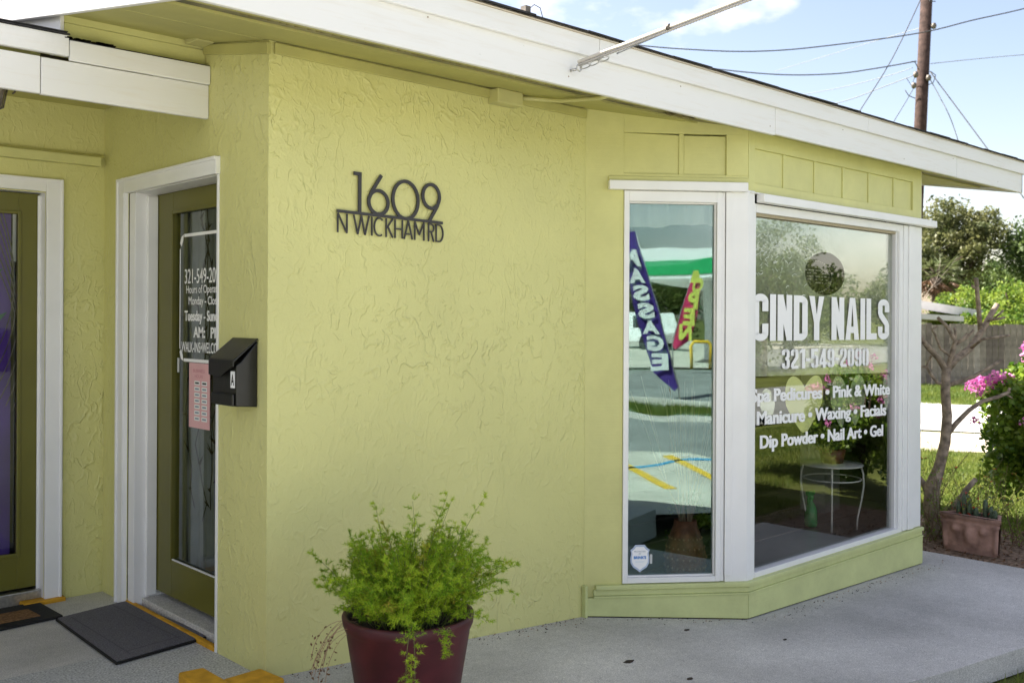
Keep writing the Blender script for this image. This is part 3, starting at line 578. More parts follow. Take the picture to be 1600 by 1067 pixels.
# lettering on the door glass (reads along -y)
UX, UZ = (0, -1, 0), (0, 0, 1); xg = xd+.0135
def dt(s, y, z, w, h, bold=0, mt=WHITEV): return text('lettering', s, (xg, y, z), UX, UZ, w*.90, h*1.08, mt, door, min(bold, .02), .0006, .012+bold*.7)
dt('321-549-2090', 4.578, 1.600, .435, .068, .004); dt('Hours of Operation', 4.560, 1.553, .415, .037, .006); dt('Monday - Closed', 4.535, 1.498, .375, .038, .01)
dt('Tuesday - Sunday', 4.578, 1.421, .44, .048, .03); dt('AM:', 4.482, 1.342, .135, .05, .02); dt('PM', 4.305, 1.342, .10, .05, .02); dt('WALK-INS\u2022WELCOME', 4.610, 1.272, .475, .048, .012)
m = MB()
def flat(y0, y1, z0, z1): m.quad((xg-.0006, y1, z0), (xg-.0006, y0, z0), (xg-.0006, y0, z1), (xg-.0006, y1, z1), WHITEV)
flat(4.125, 4.585, 1.825, 1.84); flat(4.125, 4.585, 1.225, 1.24); flat(4.622, 4.632, 1.285, 1.77); flat(4.108, 4.116, 1.285, 1.77)
for yy, zz, sy, sz in ((4.63, 1.84, -1, -1), (4.63, 1.225, -1, 1)):
    poly = [(yy, zz+sz*.045), (yy+sy*.005, zz+sz*.03), (yy+sy*.015, zz+sz*.012), (yy+sy*.04, zz+sz*.002), (yy+sy*.035, zz+sz*.03), (yy+sy*.018, zz+sz*.06)]
    m.add([(xg-.0006, a, b) for a, b in poly], [tuple(range(6))], WHITEV)
m.build('sign_border', door)
m = MB(); m.box((xg-.0016, 4.308, .915), (xg-.0006, 4.522, 1.222), PAPER); 
for k in range(7):
    for q in range(2):
        y = 4.465-q*.075; z = 1.118-k*.028; m.box((xg-.0021, y-.055, z), (xg-.0017, y, z+.020), PAPERW); m.box((xg-.0025, y-.047, z+.006), (xg-.0022, y-.008, z+.014), GREYINK if k else INK)
card = m.build('hours_card', door)
text('lettering', 'BUSINESS', (xg-.0022, 4.478, 1.178), UX, UZ, .12, .016, mat('rose_ink', (.55, .2, .24), .6), door, 0, .0); text('lettering', 'HOURS', (xg-.0022, 4.46, 1.152), UX, UZ, .085, .016, MAT['rose_ink'], door)
boxpart('clear_hook', (xg-.003, 4.63, 1.17), (xg-.0006, 4.65, 1.24), GREYV, door, .001)
# ---- second door (recess wall, faces -y)
yd = 5.33; D = MB(); x1 = 1.702; gx1 = 1.603; gx0 = .93
for a, b in (((gx1, yd, .07), (x1, yd+.04, 2.058)), ((.795, yd, .07), (gx0, yd+.04, 2.058)), ((gx0, yd, 1.955), (gx1, yd+.04, 2.058)), ((gx0, yd, .07), (gx1, yd+.04, .245))): D.box(a, b, DOORP)
door2 = D.build('door', B, .002); door2['label'] = 'olive glazed door showing a purple banner inside'
g = MB()
for a, b in (((gx1-.006, yd-.008, .233), (gx1+.012, yd-.0005, 1.967)), ((gx0-.01, yd-.008, .233), (gx0+.006, yd-.0005, 1.967)), ((gx0+.006, yd-.008, 1.949), (gx1-.006, yd-.0005, 1.967)), ((gx0+.006, yd-.008, .233), (gx1-.006, yd-.0005, .251))): g.box(a, b, DOORP)
g.build('glazing_bead', door2, .003)
MB().box((gx0, yd+.014, .245), (gx1, yd+.019, 1.955), G_DOOR).build('glass', door2)
for k in range(7): m = MB(); m.lathe([(0, -.002), (.004, 0), (0, .002)], (x1+.004, yd-.006, .35+k*.27), HOLE, 8); m.build('screw', door2)
c = MB(); c.box((1.706, YB-.022, 0), (1.786, YB, 2.13), TRIM); c.box((-.3, YB-.022, 2.065), (1.706, YB, 2.13), TRIM); c.box((.70, YB-.022, 0), (.79, YB, 2.065), TRIM)
c.box((1.772, YB-.030, 0), (1.786, YB-.022, 2.13), TRIM); c.box((-.3, YB-.03, 2.116), (1.772, YB-.022, 2.13), TRIM); c.build('door_casing', B, .003)
c = MB(); c.box((1.706, YB, 0), (1.80, YB+.12, 2.065), TRIM); c.box((.69, YB, 2.062), (1.706, YB+.12, 2.12), TRIM); c.box((.69, YB, 0), (.79, YB+.12, 2.062), TRIM); c.box((1.69, yd-.016, .05), (1.706, yd-.004, 2.05), TRIM); c.build('door_jamb', B, .003)
boxpart('threshold', (.79, YB+.03, -.01), (1.706, YB+.12, .06), STEEL, B, .004)
boxpart('painted_sill', (1.60, YB-.05, -.01), (1.80, YB+.03, .020), YEL, B, .006)
m = MB(); m.box((1.22, 5.50, .15), (1.618, 5.503, 2.0), mat('purple_banner_cloth', (.11, .045, .34), .7, noise=(3, .2))); tag(m.build('purple_banner'), 'deep purple banner hanging inside the left door', 'banner')
m = MB(); m.box((1.622, 5.48, 1.72), (1.70, 5.49, 1.98), WHITEP); m.box((1.60, 5.56, 0), (1.9, 5.58, 2.2), HOLE); tag(m.build('paper_roll'), 'small white paper panel beside the purple banner behind the left door glass', 'paper')  # tall second box is a near-black sheet standing in for room shade
m = MB()
for k in range(6):
    P = []
    for i in range(30):
        t = i/29; P.append(Vector((1.44+.17*math.sin(t*2.6+.15*k)+.012*k, 5.42+.01*k, 1.10+t*.95-.03*k-.2*math.sin(t*3.1)*.3)))
    m.tube(P, .0028, IRON, 5)
for k in range(3):
    P = [Vector((1.43+.05*math.sin(i*.5+k), 5.43, 1.30+.012*i+.05*k)) for i in range(12)]; m.tube(P, .0025, IRON, 5)
for (x, z) in ((1.50, 1.62), (1.52, 1.40)): m.add([(x-.05, 5.425, z-.03), (x+.02, 5.425, z+.01), (x+.06, 5.425, z+.06), (x-.02, 5.425, z+.03)], [(0, 1, 2, 3)], mat('teal_metal', (.02, .14, .10), .5))
tag(m.build('wire_ornament'), 'curled grey wire ornament with teal leaves inside the left door', 'ornament')
# room boxes behind doors
m = MB(); m.quad((-.2, 7.5, 0), (1.95, 7.5, 0), (1.95, 7.5, 2.5), (-.2, 7.5, 2.5), DARKIN); m.quad((-.2, 5.4, .0), (1.95, 5.4, 0), (1.95, 7.5, 0), (-.2, 7.5, 0), TILE); m.quad((1.95, 5.4, 0), (1.95, 7.5, 0), (1.95, 7.5, 2.5), (1.95, 5.4, 2.5), DARKIN); m.quad((-.2, 5.4, 2.5), (1.95, 5.4, 2.5), (1.95, 7.5, 2.5), (-.2, 7.5, 2.5), DARKIN)
m.quad((-.2, 5.4, 0), (-.2, 7.5, 0), (-.2, 7.5, 2.5), (-.2, 5.4, 2.5), DARKIN); m.build('left_room', B)
# ---- salon room: floor, partitions, ceiling
m = MB(); m.quad((2.2, 3.75, .02), (7.37, 3.75, .02), (7.37, 9.5, .02), (2.2, 9.5, .02), TILE)
m.add([(3.88, 3.57, .021), (4.58, 3.05, .021), (6.66, 3.05, .021), (7.36, 3.57, .021), (7.36, 3.76, .021), (3.88, 3.76, .021)], [(0, 1, 2, 3, 4, 5)], TILE); m.build('room_floor', B)
for k in range(9):
    gy = 3.13+k*.42; ex_ = max(0, 3.62-gy)*1.327; boxpart('grout_line', (3.95+ex_, gy, .0215), (7.28-ex_, gy+.008, .0235), GROUT, B, 0)
m = MB(); m.quad((2.2, 3.56, 2.42), (7.37, 3.56, 2.42), (7.37, 9.5, 2.42), (2.2, 9.5, 2.42), DARKIN); m.add([(3.88, 3.57, 2.419), (4.58, 3.05, 2.419), (6.66, 3.05, 2.419), (7.36, 3.57, 2.419)], [(0, 1, 2, 3)], GREYIN); m.build('room_ceiling', B)
m = MB(); m.quad((2.25, 3.66, .0), (3.868, 3.66, 0), (3.868, 3.66, 2.42), (2.25, 3.66, 2.42), GREYIN); m.quad((2.3, 9.4, 0), (7.4, 9.4, 0), (7.4, 9.4, 2.42), (2.3, 9.4, 2.42), DARKIN)
m.quad((7.36, 3.6, 0), (7.36, 9.5, 0), (7.36, 9.5, 2.42), (7.36, 3.6, 2.42), DARKIN); m.quad((2.26, 3.6, 0), (2.26, 9.5, 0), (2.26, 9.5, 2.42), (2.26, 3.6, 2.42), DARKIN); m.build('room_wall', B)
boxpart('partition', (4.02, 3.80, .02), (4.52, 3.84, .44), mat('pale_plaster', (.62, .60, .62), .8), B); boxpart('room_column', (6.64, 3.72, .022), (6.86, 3.92, 2.41), GREYIN, B); boxpart('wood_panel', (6.20, 4.3, .022), (6.5, 4.36, 2.2), mat('brown_panel', (.12, .05, .025), .6), B)

# ---- bay: side face runs from (3.868,3.555) to (4.575,3.022), front face along y = 3.022 to x = 6.663
P0 = Vector((3.868, YW, 0)); P1 = Vector((4.5755, 3.022, 0)); U = (P1-P0).normalized(); NO = Vector((-math.sin(R(37)), -math.cos(R(37)), 0)); LU = (P1-P0).length
YF = 3.022; XR = 6.663
def sf(mb, u0, u1, z0, z1, d0, d1, mt, dz=0):
    """box on the side face between u0..u1, z0..z1, out from d0 to d1 (negative = inwards); dz drops the top at u1"""
    a = P0+U*u0; b = P0+U*u1; V = []
    for (p, zt) in ((a, z1), (b, z1-dz)):
        for d in (d0, d1): q = p+NO*d; V += [(q.x, q.y, z0), (q.x, q.y, zt)]
    mb.add(V, [(2, 3, 7, 6), (0, 4, 5, 1), (0, 1, 3, 2), (4, 6, 7, 5), (1, 5, 7, 3), (0, 2, 6, 4)], mt)
def ff(mb, x0, x1, z0, z1, d0, d1, mt): mb.box((x0, YF-d1, z0), (x1, YF-d0, z1), mt)
# structure of the bay faces in green: boards round openings
m = MB(); sf(m, 0, .205, -.03, 2.57, -.05, 0, SIDING, .02); m.build('corner_board', B, .002)
m = MB(); sf(m, .205, .885, 2.171, 2.212, -.05, 0, SIDING); sf(m, .205, .885, 2.43, 2.545, -.05, 0, SIDING, .075); sf(m, .765, .885, 2.212, 2.43, -.05, 0, SIDING); m.build('header_board', B, .002)
m = MB(); sf(m, .205, .53, 2.212, 2.43, -.05, -.014, SIDING, .008); m.build('siding_panel', B, .002)
m = MB(); sf(m, .534, .765, 2.212, 2.422, -.05, -.013, SIDING); m.build('siding_panel', B, .002)
m = MB(); sf(m, .505, .532, 2.212, 2.43, -.013, -.006, SIDING); m.build('batten', B, .002)
m = MB(); sf(m, .12, .885, 2.172, 2.196, 0, .012, SIDING); m.build('drip_strip', B, .003)
m = MB(); ff(m, 4.58, 4.64, 2.128, 2.46, -.05, 0, SIDING); ff(m, 6.535, XR, 2.128, 2.46, -.05, 0, SIDING); ff(m, 4.64, 6.535, 2.368, 2.46, -.05, 0, SIDING); ff(m, 4.64, 6.535, 2.128, 2.178, -.05, 0, SIDING); m.build('header_board', B, .002)
xb_ = [4.64, 4.963, 5.298, 5.63, 5.955, 6.295, 6.535]
for a, b in zip(xb_, xb_[1:]): m = MB(); ff(m, a+.004, b-.004, 2.178, 2.368, -.05, -.013, SIDING); m.build('siding_panel', B, .003)
for a in xb_[1:-1]: m = MB(); ff(m, a-.03, a-.004, 2.178, 2.368, -.0125, -.006, SIDING); m.build('batten', B, .002)
# white corner posts
m = MB(); m.prism([P0+U*.765+NO*.004, P1+NO*.004+U*.001, (4.634, YF-.005, 0), (4.634, YF+.05, 0), (4.60, YF+.05, 0), P0+U*.765-NO*.05], (0, 0, 2.10), TRIM); o = m.build('corner_post', B, .003); o.location.z += .035
m = MB(); ff(m, 6.40, 6.46, .04, 2.07, -.05, .004, TRIM); ff(m, 6.463, 6.54, .04, 2.07, -.05, .012, TRIM); ff(m, 6.543, XR, .04, 2.07, -.05, .004, TRIM); m.build('corner_post', B, .003)
m = MB(); sf(m, .761, .80, .07, 2.12, .006, .012, TRIM); m.build('post_trim', B, .002)
# hoods
m = MB(); sf(m, .118, .872, 2.122, 2.170, 0, .045, TRIM); m.build('window_hood', B, .004)
m = MB(); ff(m, 4.655, 6.80, 2.074, 2.120, 0, .05, TRIM); ff(m, 4.585, 6.79, 2.120, 2.128, 0, .018, TRIM); m.build('window_hood', B, .004)
# side window: frame > glass, sticker
fr = MB(); sf(fr, .206, .232, .040, 2.12, -.05, .010, TRIM); sf(fr, .712, .738, .040, 2.12, -.05, .010, TRIM); sf(fr, .232, .712, 2.064, 2.12, -.05, .010, TRIM); sf(fr, .232, .712, .040, .068, -.05, .010, TRIM)
sf(fr, .740, .760, .04, 2.12, -.05, .002, TRIM)
for a, b, z0, z1 in ((.232, .240, .068, 2.064), (.704, .712, .068, 2.064), (.240, .704, 2.055, 2.064), (.240, .704, .068, .076)): sf(fr, a, b, z0, z1, -.034, -.012, TRIM)
sw = fr.build('window', B, .002); sw['label'] = 'narrow angled side window reflecting the street'
m = MB(); sf(m, .240, .704, .076, 2.055, -.030, -.025, G_SIDE); m.build('glass', sw)
m = MB(); V = []; Fv = []
for i in range(41):
    u = .20+.56*i/40; q = P0+U*u-NO*(.10+.012*math.sin(i*.9)); V += [(q.x, q.y, 2.10), (q.x, q.y, 1.945-.010*math.sin(i*.16)-.004*math.sin(i*.5))]
for i in range(40): Fv.append((2*i, 2*i+1, 2*i+3, 2*i+2))
m.add(V, Fv, mat('cream_cloth', (.62, .58, .50), .9), True); m.build('valance', B)
cS = P0+U*.308-NO*.024; cS.z = .165
def shield(s): return [(-.42, 1.0), (.42, 1.0), (.62, .78), (.88, .62), (.78, .40), (.86, .05), (.84, -.35), (.62, -.68), (.25, -.88), (0, -1.05), (-.25, -.88), (-.62, -.68), (-.84, -.35), (-.86, .05), (-.78, .40), (-.88, .62), (-.62, .78)]
for sc, dd, mt_ in ((.066, .0005, mat('sticker_rim', (.42, .50, .64), .5)), (.056, .001, WHITEV)):
    m = MB(); m.add([tuple(cS+U*(a*sc*.92)+Vector((0, 0, b*sc*1.08))+NO*dd) for a, b in shield(1)], [tuple(range(17))], mt_); m.build('sticker', sw)
for s_t, w, h, dz, mt_, bo in (('PROTECTED', .062, .008, .032, GREYINK, .01), ('BY', .012, .008, .020, GREYINK, .01), ("BRINK'S", .068, .016, -.004, BLUEINK, .05), ('HOME SECURITY', .05, .006, -.022, mat('pale_ink', (.4, .6, .7), .5), 0)):
    text('lettering', s_t, cS-U*w/2+Vector((0, 0, dz)), U, (0, 0, 1), w, h, mt_, sw, bo, .0015)
m = MB(); m.obox(cS+U*.055+NO*.0002+Vector((0, 0, -.03)), U*.012, NO*.0003, (0, 0, .05), GREYV); m.build('sticker_tab', sw)
# front window
fr = MB(); ff(fr, 4.640, 4.660, .036, 2.07, -.06, -.004, TRIM); ff(fr, 6.348, 6.398, .036, 2.07, -.06, -.002, TRIM); ff(fr, 4.66, 6.348, 2.022, 2.07, -.06, -.002, TRIM); ff(fr, 4.66, 6.348, .036, .066, -.06, -.002, TRIM)
ff(fr, 6.33, 6.347, .066, 2.022, -.06, -.020, TRIM); ff(fr, 4.66, 6.33, 2.006, 2.022, -.06, -.020, mat('tan_sealant', (.42, .36, .25), .8))
fw_ = fr.build('window', B, .002); fw_['label'] = 'large front window with white salon lettering'
yg = YF+.042
m = MB(); m.box((4.66, yg, .066), (6.33, yg+.005, 2.006), G_FRONT); m.build('glass', fw_)
# silver film behind the upper glass: round hole, leaf shapes hanging from its lower edge
def filmshape():
    cu = bpy.data.curves.new('film', 'CURVE'); cu.dimensions = '2D'; cu.fill_mode = 'FRONT'
    def spl(P):
        s = cu.splines.new('POLY'); s.points.add(len(P)-1)
        for q, (a, b) in zip(s.points, P): q.co = (a, b, 0, 1)
        s.use_cyclic_u = True
    spl([(4.66, 1.128), (6.33, 1.092), (6.33, 2.006), (4.66, 2.006)])
    spl([(5.475+.232*math.cos(i*math.pi/24), 1.717+.130*math.sin(i*math.pi/24)) for i in range(48)])
    ob = bpy.data.objects.new('film', cu); COL.objects.link(ob); bpy.context.view_layer.update()
    me = bpy.data.meshes.new_from_object(ob.evaluated_get(bpy.context.evaluated_depsgraph_get())); bpy.data.objects.remove(ob)
    co = np.empty(len(me.vertices)*3); me.vertices.foreach_get('co', co); co = co.reshape(-1, 3)
    me.vertices.foreach_set('co', np.stack([co[:, 0], np.full(len(co), yg+.0062), co[:, 1]], 1).reshape(-1)); me.materials.clear(); me.materials.append(FILM); me.update(); return me
link('window_film', filmshape(), fw_)
def leafshape(cx_, cz_, w, h, tilt, yo_, mt):
    P = []
    for i in range(28):
        t = 2*math.pi*i/28; x = math.cos(t)*w/2; z = math.sin(t)*h/2
        if z < 0: x *= (1+z/h*1.1)
        P.append((cx_+x-tilt*(z-h/2)*.55, yg+yo_, cz_+z))
    m = MB(); m.add(P, [tuple(range(28))], mt); return m.build('leaf_decal', fw_)
FILM2 = mat('reflection_tint_film', (.85, .86, .36), .4)  # bright reflection on the two heart lobes is put into this colour
for i, (x, z, w, h, tl) in enumerate(((4.84, .955, .15, .20, .25), (5.12, .945, .26, .335, .62), (5.375, .942, .26, .335, -.62), (5.64, .935, .22, .32, .25), (5.90, .935, .22, .32, -.25), (6.28, .965, .12, .24, 0))):
    leafshape(x, z, w, h, tl, .0062+.0008*(i+1), FILM2 if i in (1, 2) else FILM)
m = MB(); R4 = random.Random(21)
for i in range(95):
    x = 4.72+abs(R4.gauss(0, .33)); z = 1.88-abs(R4.gauss(0, .12)) if R4.random() < .75 else R4.uniform(1.5, 1.95)
    if x > 5.9 or math.hypot((x-5.475)/.25, (z-1.717)/.15) < 1: continue
    a = R4.uniform(-.9, .9)+(1.2 if R4.random() < .4 else 0); l = R4.uniform(.015, .055); w = R4.uniform(.0012, .0035); cu_ = R4.uniform(-.3, .3); P = []
    for t in (-.5, -.2, .1, .5): P.append((x+math.cos(a+cu_*t*3)*l*t, z+math.sin(a+cu_*t*3)*l*t))
    up = [(p[0], yg-.0007, p[1]+w) for p in P]; dn = [(p[0], yg-.0007, p[1]-w*.2) for p in P]
    m.add(up+dn, [(0, 1, 5, 4), (1, 2, 6, 5), (2, 3, 7, 6)], mat('scratch_mark', (.62, .66, .62), .4))
o = m.build('scratch_mark', fw_); o['kind'] = 'stuff'
# crinkled strip-light tubes of an unlit OPEN sign behind the hole
osn = empty('open_sign', (5.60, 3.16, 1.70), 'unlit round dotted letter OPEN sign seen through the hole in the window film', 'sign')
m = MB(); m.prism([(5.60+.25*math.cos(i*math.pi/16), 3.19, 1.70+.135*math.sin(i*math.pi/16)) for i in range(32)], (0, .02, 0), mat('sign_board', (.02, .018, .014), .3)); m.build('board', osn)
m = MB(); DOT = mat('led_dot', (.75, .72, .6), .4)
def dot(x, z): m.box((x-.004, 3.183, z-.003), (x+.004, 3.189, z+.003), DOT)
for i in range(44): dot(5.56+.20*math.cos(i*math.pi/22), 1.705+.098*math.sin(i*math.pi/22))
GL = {'O': ['0110', '1001', '1001', '1001', '0110'], 'P': ['1110', '1001', '1110', '1000', '1000'], 'E': ['1111', '1000', '1110', '1000', '1111'], 'N': ['1001', '1101', '1011', '1001', '1001']}
for k, ch in enumerate('OPEN'):
    for r_, row in enumerate(GL[ch]):
        for c2, v_ in enumerate(row):
            if v_ == '1': dot(5.42+k*.075+c2*.016, 1.745-r_*.019)
o = m.build('led_dots', osn); o['kind'] = 'stuff'
# lettering on the front glass
yl = yg-.0008
def heavytext(s, x0, x1, z0, h, sr, tr, wr, gap, gl_drop=0):
    """heavy condensed letters, each line one mesh"""
    wd = [(sr if c2 == 'I' else (wr*.55 if c2 == '-' else (wr*.35 if c2 == ' ' else (sr*1.9 if c2 == '1' else (wr*.9 if c2 == 'L' else (wr*1.12 if c2 in 'AY' else wr)))))) for c2 in s]
    tot = sum(wd)+gap*(len(s)-1); k = (x1-x0)/tot; x = 0
    for i, (c2, w) in enumerate(zip(s, wd)):
        if c2 != ' ':
            T = lambda a, b, l, X=x: (x0+(X+a)*k, yl-l, z0+b*h-(X+a)*k*gl_drop)
            mb = MB(); pen(mb, heavy(c2, sr, tr, w), sr, tr, T, WHITEV, 0, 0); mb.build('letter', fw_)
        x += w+gap
heavytext('CINDY NAILS', 4.69, 6.285, 1.322, .262, .215, .155, .54, .06, .006)
heavytext('321-549-2090', 4.985, 6.01, 1.158, .115, .18, .15, .46, .06, .012)
def ft(s, x, z, w, h, b, drop): o = text('lettering', s, (x, yl, z), (1, 0, -drop), (0, 0, 1), w, h, WHITEV, fw_, .022, 0, .028); return o
BU = '\u2022'
ft('Spa Pedicures '+BU+' Pink & White', 4.672, .985, 1.63, .078, .055, .022); ft('Manicure '+BU+' Waxing '+BU+' Facials', 4.732, .858, 1.52, .080, .055, .028); ft('Dip Powder '+BU+' Nail Art '+BU+' Gel', 4.765, .725, 1.445, .078, .055, .028)
# right-hand angled face of the bay
Q1 = Vector((XR, YF, 0)); Q2 = Vector((7.37, 3.555, 0)); V2 = (Q2-Q1).normalized(); N2 = Vector((V2.y, -V2.x, 0))
m = MB()
for (u0, u1, z0, z1) in ((0, .12, .03, 2.46), (.76, .885, .03, 2.46), (.12, .76, 2.06, 2.46), (.12, .76, -.25, .06)): m.obox(Q1+V2*u0+Vector((0, 0, z0)), V2*(u1-u0), -N2*.06, (0, 0, z1-z0), SIDING if z0 > 2 or z0 < 0 else TRIM)
m.build('bay_side_wall', B)
fr2 = MB(); 
for (u0, u1, z0, z1) in ((.12, .15, .06, 2.06), (.73, .76, .06, 2.06), (.15, .73, 2.03, 2.06), (.15, .73, .06, .09)): fr2.obox(Q1+V2*u0+Vector((0, 0, z0))-N2*.01, V2*(u1-u0), -N2*.04, (0, 0, z1-z0), TRIM)
rw = fr2.build('window', B); m = MB(); m.obox(Q1+V2*.15+Vector((0, 0, .09))-N2*.03, V2*.58, -N2*.004, (0, 0, 1.94), G_FRONT); m.build('glass', rw)
m = MB(); m.obox(Q1+V2*.12+Vector((0, 0, .03))-N2*.09, V2*.62, -N2*.004, (0, 0, 2.1), mat('grey_blind', (.30, .31, .33), .8, noise=(6, .1))); m.build('inner_blind', B)
# skirt: cap, moulding, base board
m = MB(); zc = .036
def capstrip(mb, d, z0, z1, mt, u0=.06):
    a = P0+U*u0+NO*d; cnr = Vector((P1.x-.004, YF-d, 0)); t_ = (YF-d-(P0+NO*d).y)/U.y; cnr = P0+NO*d+U*t_
    e = Vector((XR+.0, YF-d, 0)); bi = [e+Vector((0, .04+d, 0)), Vector((P1.x+.02, YF+.04, 0)), P0+U*u0-NO*.04]
    mb.prism([tuple((p.x, p.y, z0)) for p in [a, cnr, e]+bi], (0, 0, z1-z0), mt)
capstrip(m, .030, .012, .036, SKIRT); m.build('sill_board', B, .004)
m = MB(); capstrip(m, .018, -.020, .0115, SKIRT, .05); m.build('sill_moulding', B, .004)
m = MB(); capstrip(m, .026, -.030, -.0205, SKIRT, .05); m.build('skirt_cap', B, .002)
# base boards follow the sloping walkway
def bseg(a, b, d, name):
    m = MB(); na = Vector((a[2], a[3], 0)); nb = Vector((b[2], b[3], 0)); A_ = Vector((a[0], a[1], 0)); B_ = Vector((b[0], b[1], 0)); zt = -.0305
    V = [A_+Vector((0, 0, zg(A_.x)+.006)), B_+Vector((0, 0, zg(B_.x)+.006)), B_+Vector((0, 0, zt)), A_+Vector((0, 0, zt))]; inn = (Vector((0, .05, 0)))
    m.add(V+[v+inn for v in V], [(0, 1, 2, 3), (7, 6, 5, 4), (0, 4, 5, 1), (2, 6, 7, 3), (1, 5, 6, 2), (0, 3, 7, 4)], SKIRT); return m.build(name, B, .003)
d = .020; t_ = (YF-d-(P0+NO*d).y)/U.y; cnr = P0+NO*d+U*t_; s0 = P0+NO*d+U*.0
bseg((s0.x, s0.y, 0, 0), (cnr.x-.003, cnr.y, 0, 0), d, 'base_board'); bseg((cnr.x+.002, YF-d, 0, 0), (XR+.002, YF-d, 0, 0), d, 'base_board')
m = MB(); m.prism([s0, cnr, (XR, YF-d, 0), (XR+.6, 3.6, 0), (3.9, 3.6, 0)], (0, 0, -.3), HOLE); o = m.build('footing', B); o.location.z -= .05; o.location.y += .012
m = MB(); m.box((3.852, YW-.028, zg(3.86)-.02), (3.872, YW-.001, .036), SKIRT); m.build('end_block', B, .003)
# ---- eave: soffit boards, fascia, roof
def soff(name, x0, x1, y0, y1, dz, mt=SOFFIT, th=.016):
    m = MB(); V = []
    for x in (x0, x1):
        for y in (y0, y1): V += [(x, y, zs(y)+dz), (x, y, zs(y)+dz+th)]
    m.add(V, [(0, 2, 3, 1), (4, 5, 7, 6), (0, 1, 5, 4), (2, 6, 7, 3), (1, 3, 7, 5), (0, 4, 6, 2)], mt); return m.build(name, B, .002)
YFA = 2.885
soff('soffit_board', 1.37, 8.08, YFA+.022, YFA+.16, 0); soff('soffit_board', 1.37, 8.08, YFA+.178, YFA+.30, .010, mat('soffit_dark', (.22, .20, .10), .8, noise=(4, .6, 9), bump=(30, .8, .004)))  # second board is darker and blotchier than its neighbours
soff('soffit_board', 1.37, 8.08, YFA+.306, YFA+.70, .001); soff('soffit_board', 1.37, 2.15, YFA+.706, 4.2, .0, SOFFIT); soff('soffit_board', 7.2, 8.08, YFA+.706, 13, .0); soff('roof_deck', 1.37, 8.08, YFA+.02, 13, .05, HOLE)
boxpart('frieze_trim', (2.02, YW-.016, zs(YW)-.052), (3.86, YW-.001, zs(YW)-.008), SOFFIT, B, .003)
m = MB(); V = [(1.984, YW-.016, zs(YW)-.06), (1.984, 4.10, zs(4.1)-.05), (1.984, 4.10, zs(4.1)-.008), (1.984, YW-.016, zs(YW)-.012)]
m.prism(V, (.0155, 0, 0), SOFFIT); m.build('frieze_trim', B, .002)
ex = [(1.352, 4.618, 0), (4.622, 6.90, .006), (6.904, 8.10, .004)]
for a, b, dz in ex: boxpart('fascia_board', (a, YFA-.0, 2.418+dz), (b, YFA+.021, 2.574), WHITEB, B, .003)
for a, b in ((1.335, 3.2), (3.203, 5.6), (5.603, 8.118)): boxpart('trim_board', (a, YFA-.020, 2.562), (b, YFA+.0, 2.648), WHITEB, B, .003)
boxpart('drip_edge', (1.33, YFA-.030, 2.6485), (8.125, YFA+.03, 2.656), mat('cream_metal', (.62, .55, .45), .5), B, .001)
def rake(name, x0, x1, zlo, zhi, y0, y1, mt=WHITEB):
    m = MB(); o_ = 2.435-SL*2.9
    f = lambda y: SL*(y-YFA)
    V = [(x0, y0, zlo+f(y0)), (x0, y1, zlo+f(y1)), (x0, y1, zhi+f(y1)), (x0, y0, zhi+f(y0))]
    m.prism(V, (x1-x0, 0, 0), mt); return m.build(name, B, .003)
rake('rake_board', 1.348, 1.368, 2.418, 2.575, YFA+.0, 13.05); rake('rake_trim', 1.328, 1.348, 2.562, 2.648, YFA-.02, 13.05)
rake('rake_board', 8.082, 8.102, 2.418, 2.575, YFA+.0, 13.05); rake('rake_trim', 8.102, 8.122, 2.562, 2.648, YFA-.02, 13.05)
m = MB(); V = []
for x in (1.32, 8.13):
    for y in (YFA-.03, 13.1): V += [(x, y, 2.6565+SL*(y-YFA)), (x, y, 2.660+SL*(y-YFA))]
m.add(V, [(0, 2, 3, 1), (4, 5, 7, 6), (0, 1, 5, 4), (2, 6, 7, 3), (1, 3, 7, 5), (0, 4, 6, 2)], SHING); roof = m.build('roof', B)
shm = [MB().box((0, 0, 0), (w_-.006, .22, .006), SHING).mesh('shingle') for w_ in (.30, .285, .31)]
for row in range(3):
    x = 1.315+row*.13; i = 0
    while x < 7.95:
        w_ = (.30, .285, .31)[i % 3]; o = bpy.data.objects.new('shingle', shm[i % 3]); COL.objects.link(o); o.parent = roof
        y = YFA-.042+row*.15+random.uniform(-.006, .006)
        o.location = Vector((x, y, 2.6605+row*.006+SL*(y-YFA)+random.uniform(0, .004))); o.location -= Vector((2.0, 3.555, 0)) + roof.location
        o.rotation_euler = (math.atan(SL)+random.uniform(-.01, .01), random.uniform(-.006, .006), random.uniform(-.008, .008)); x += w_; i += 1
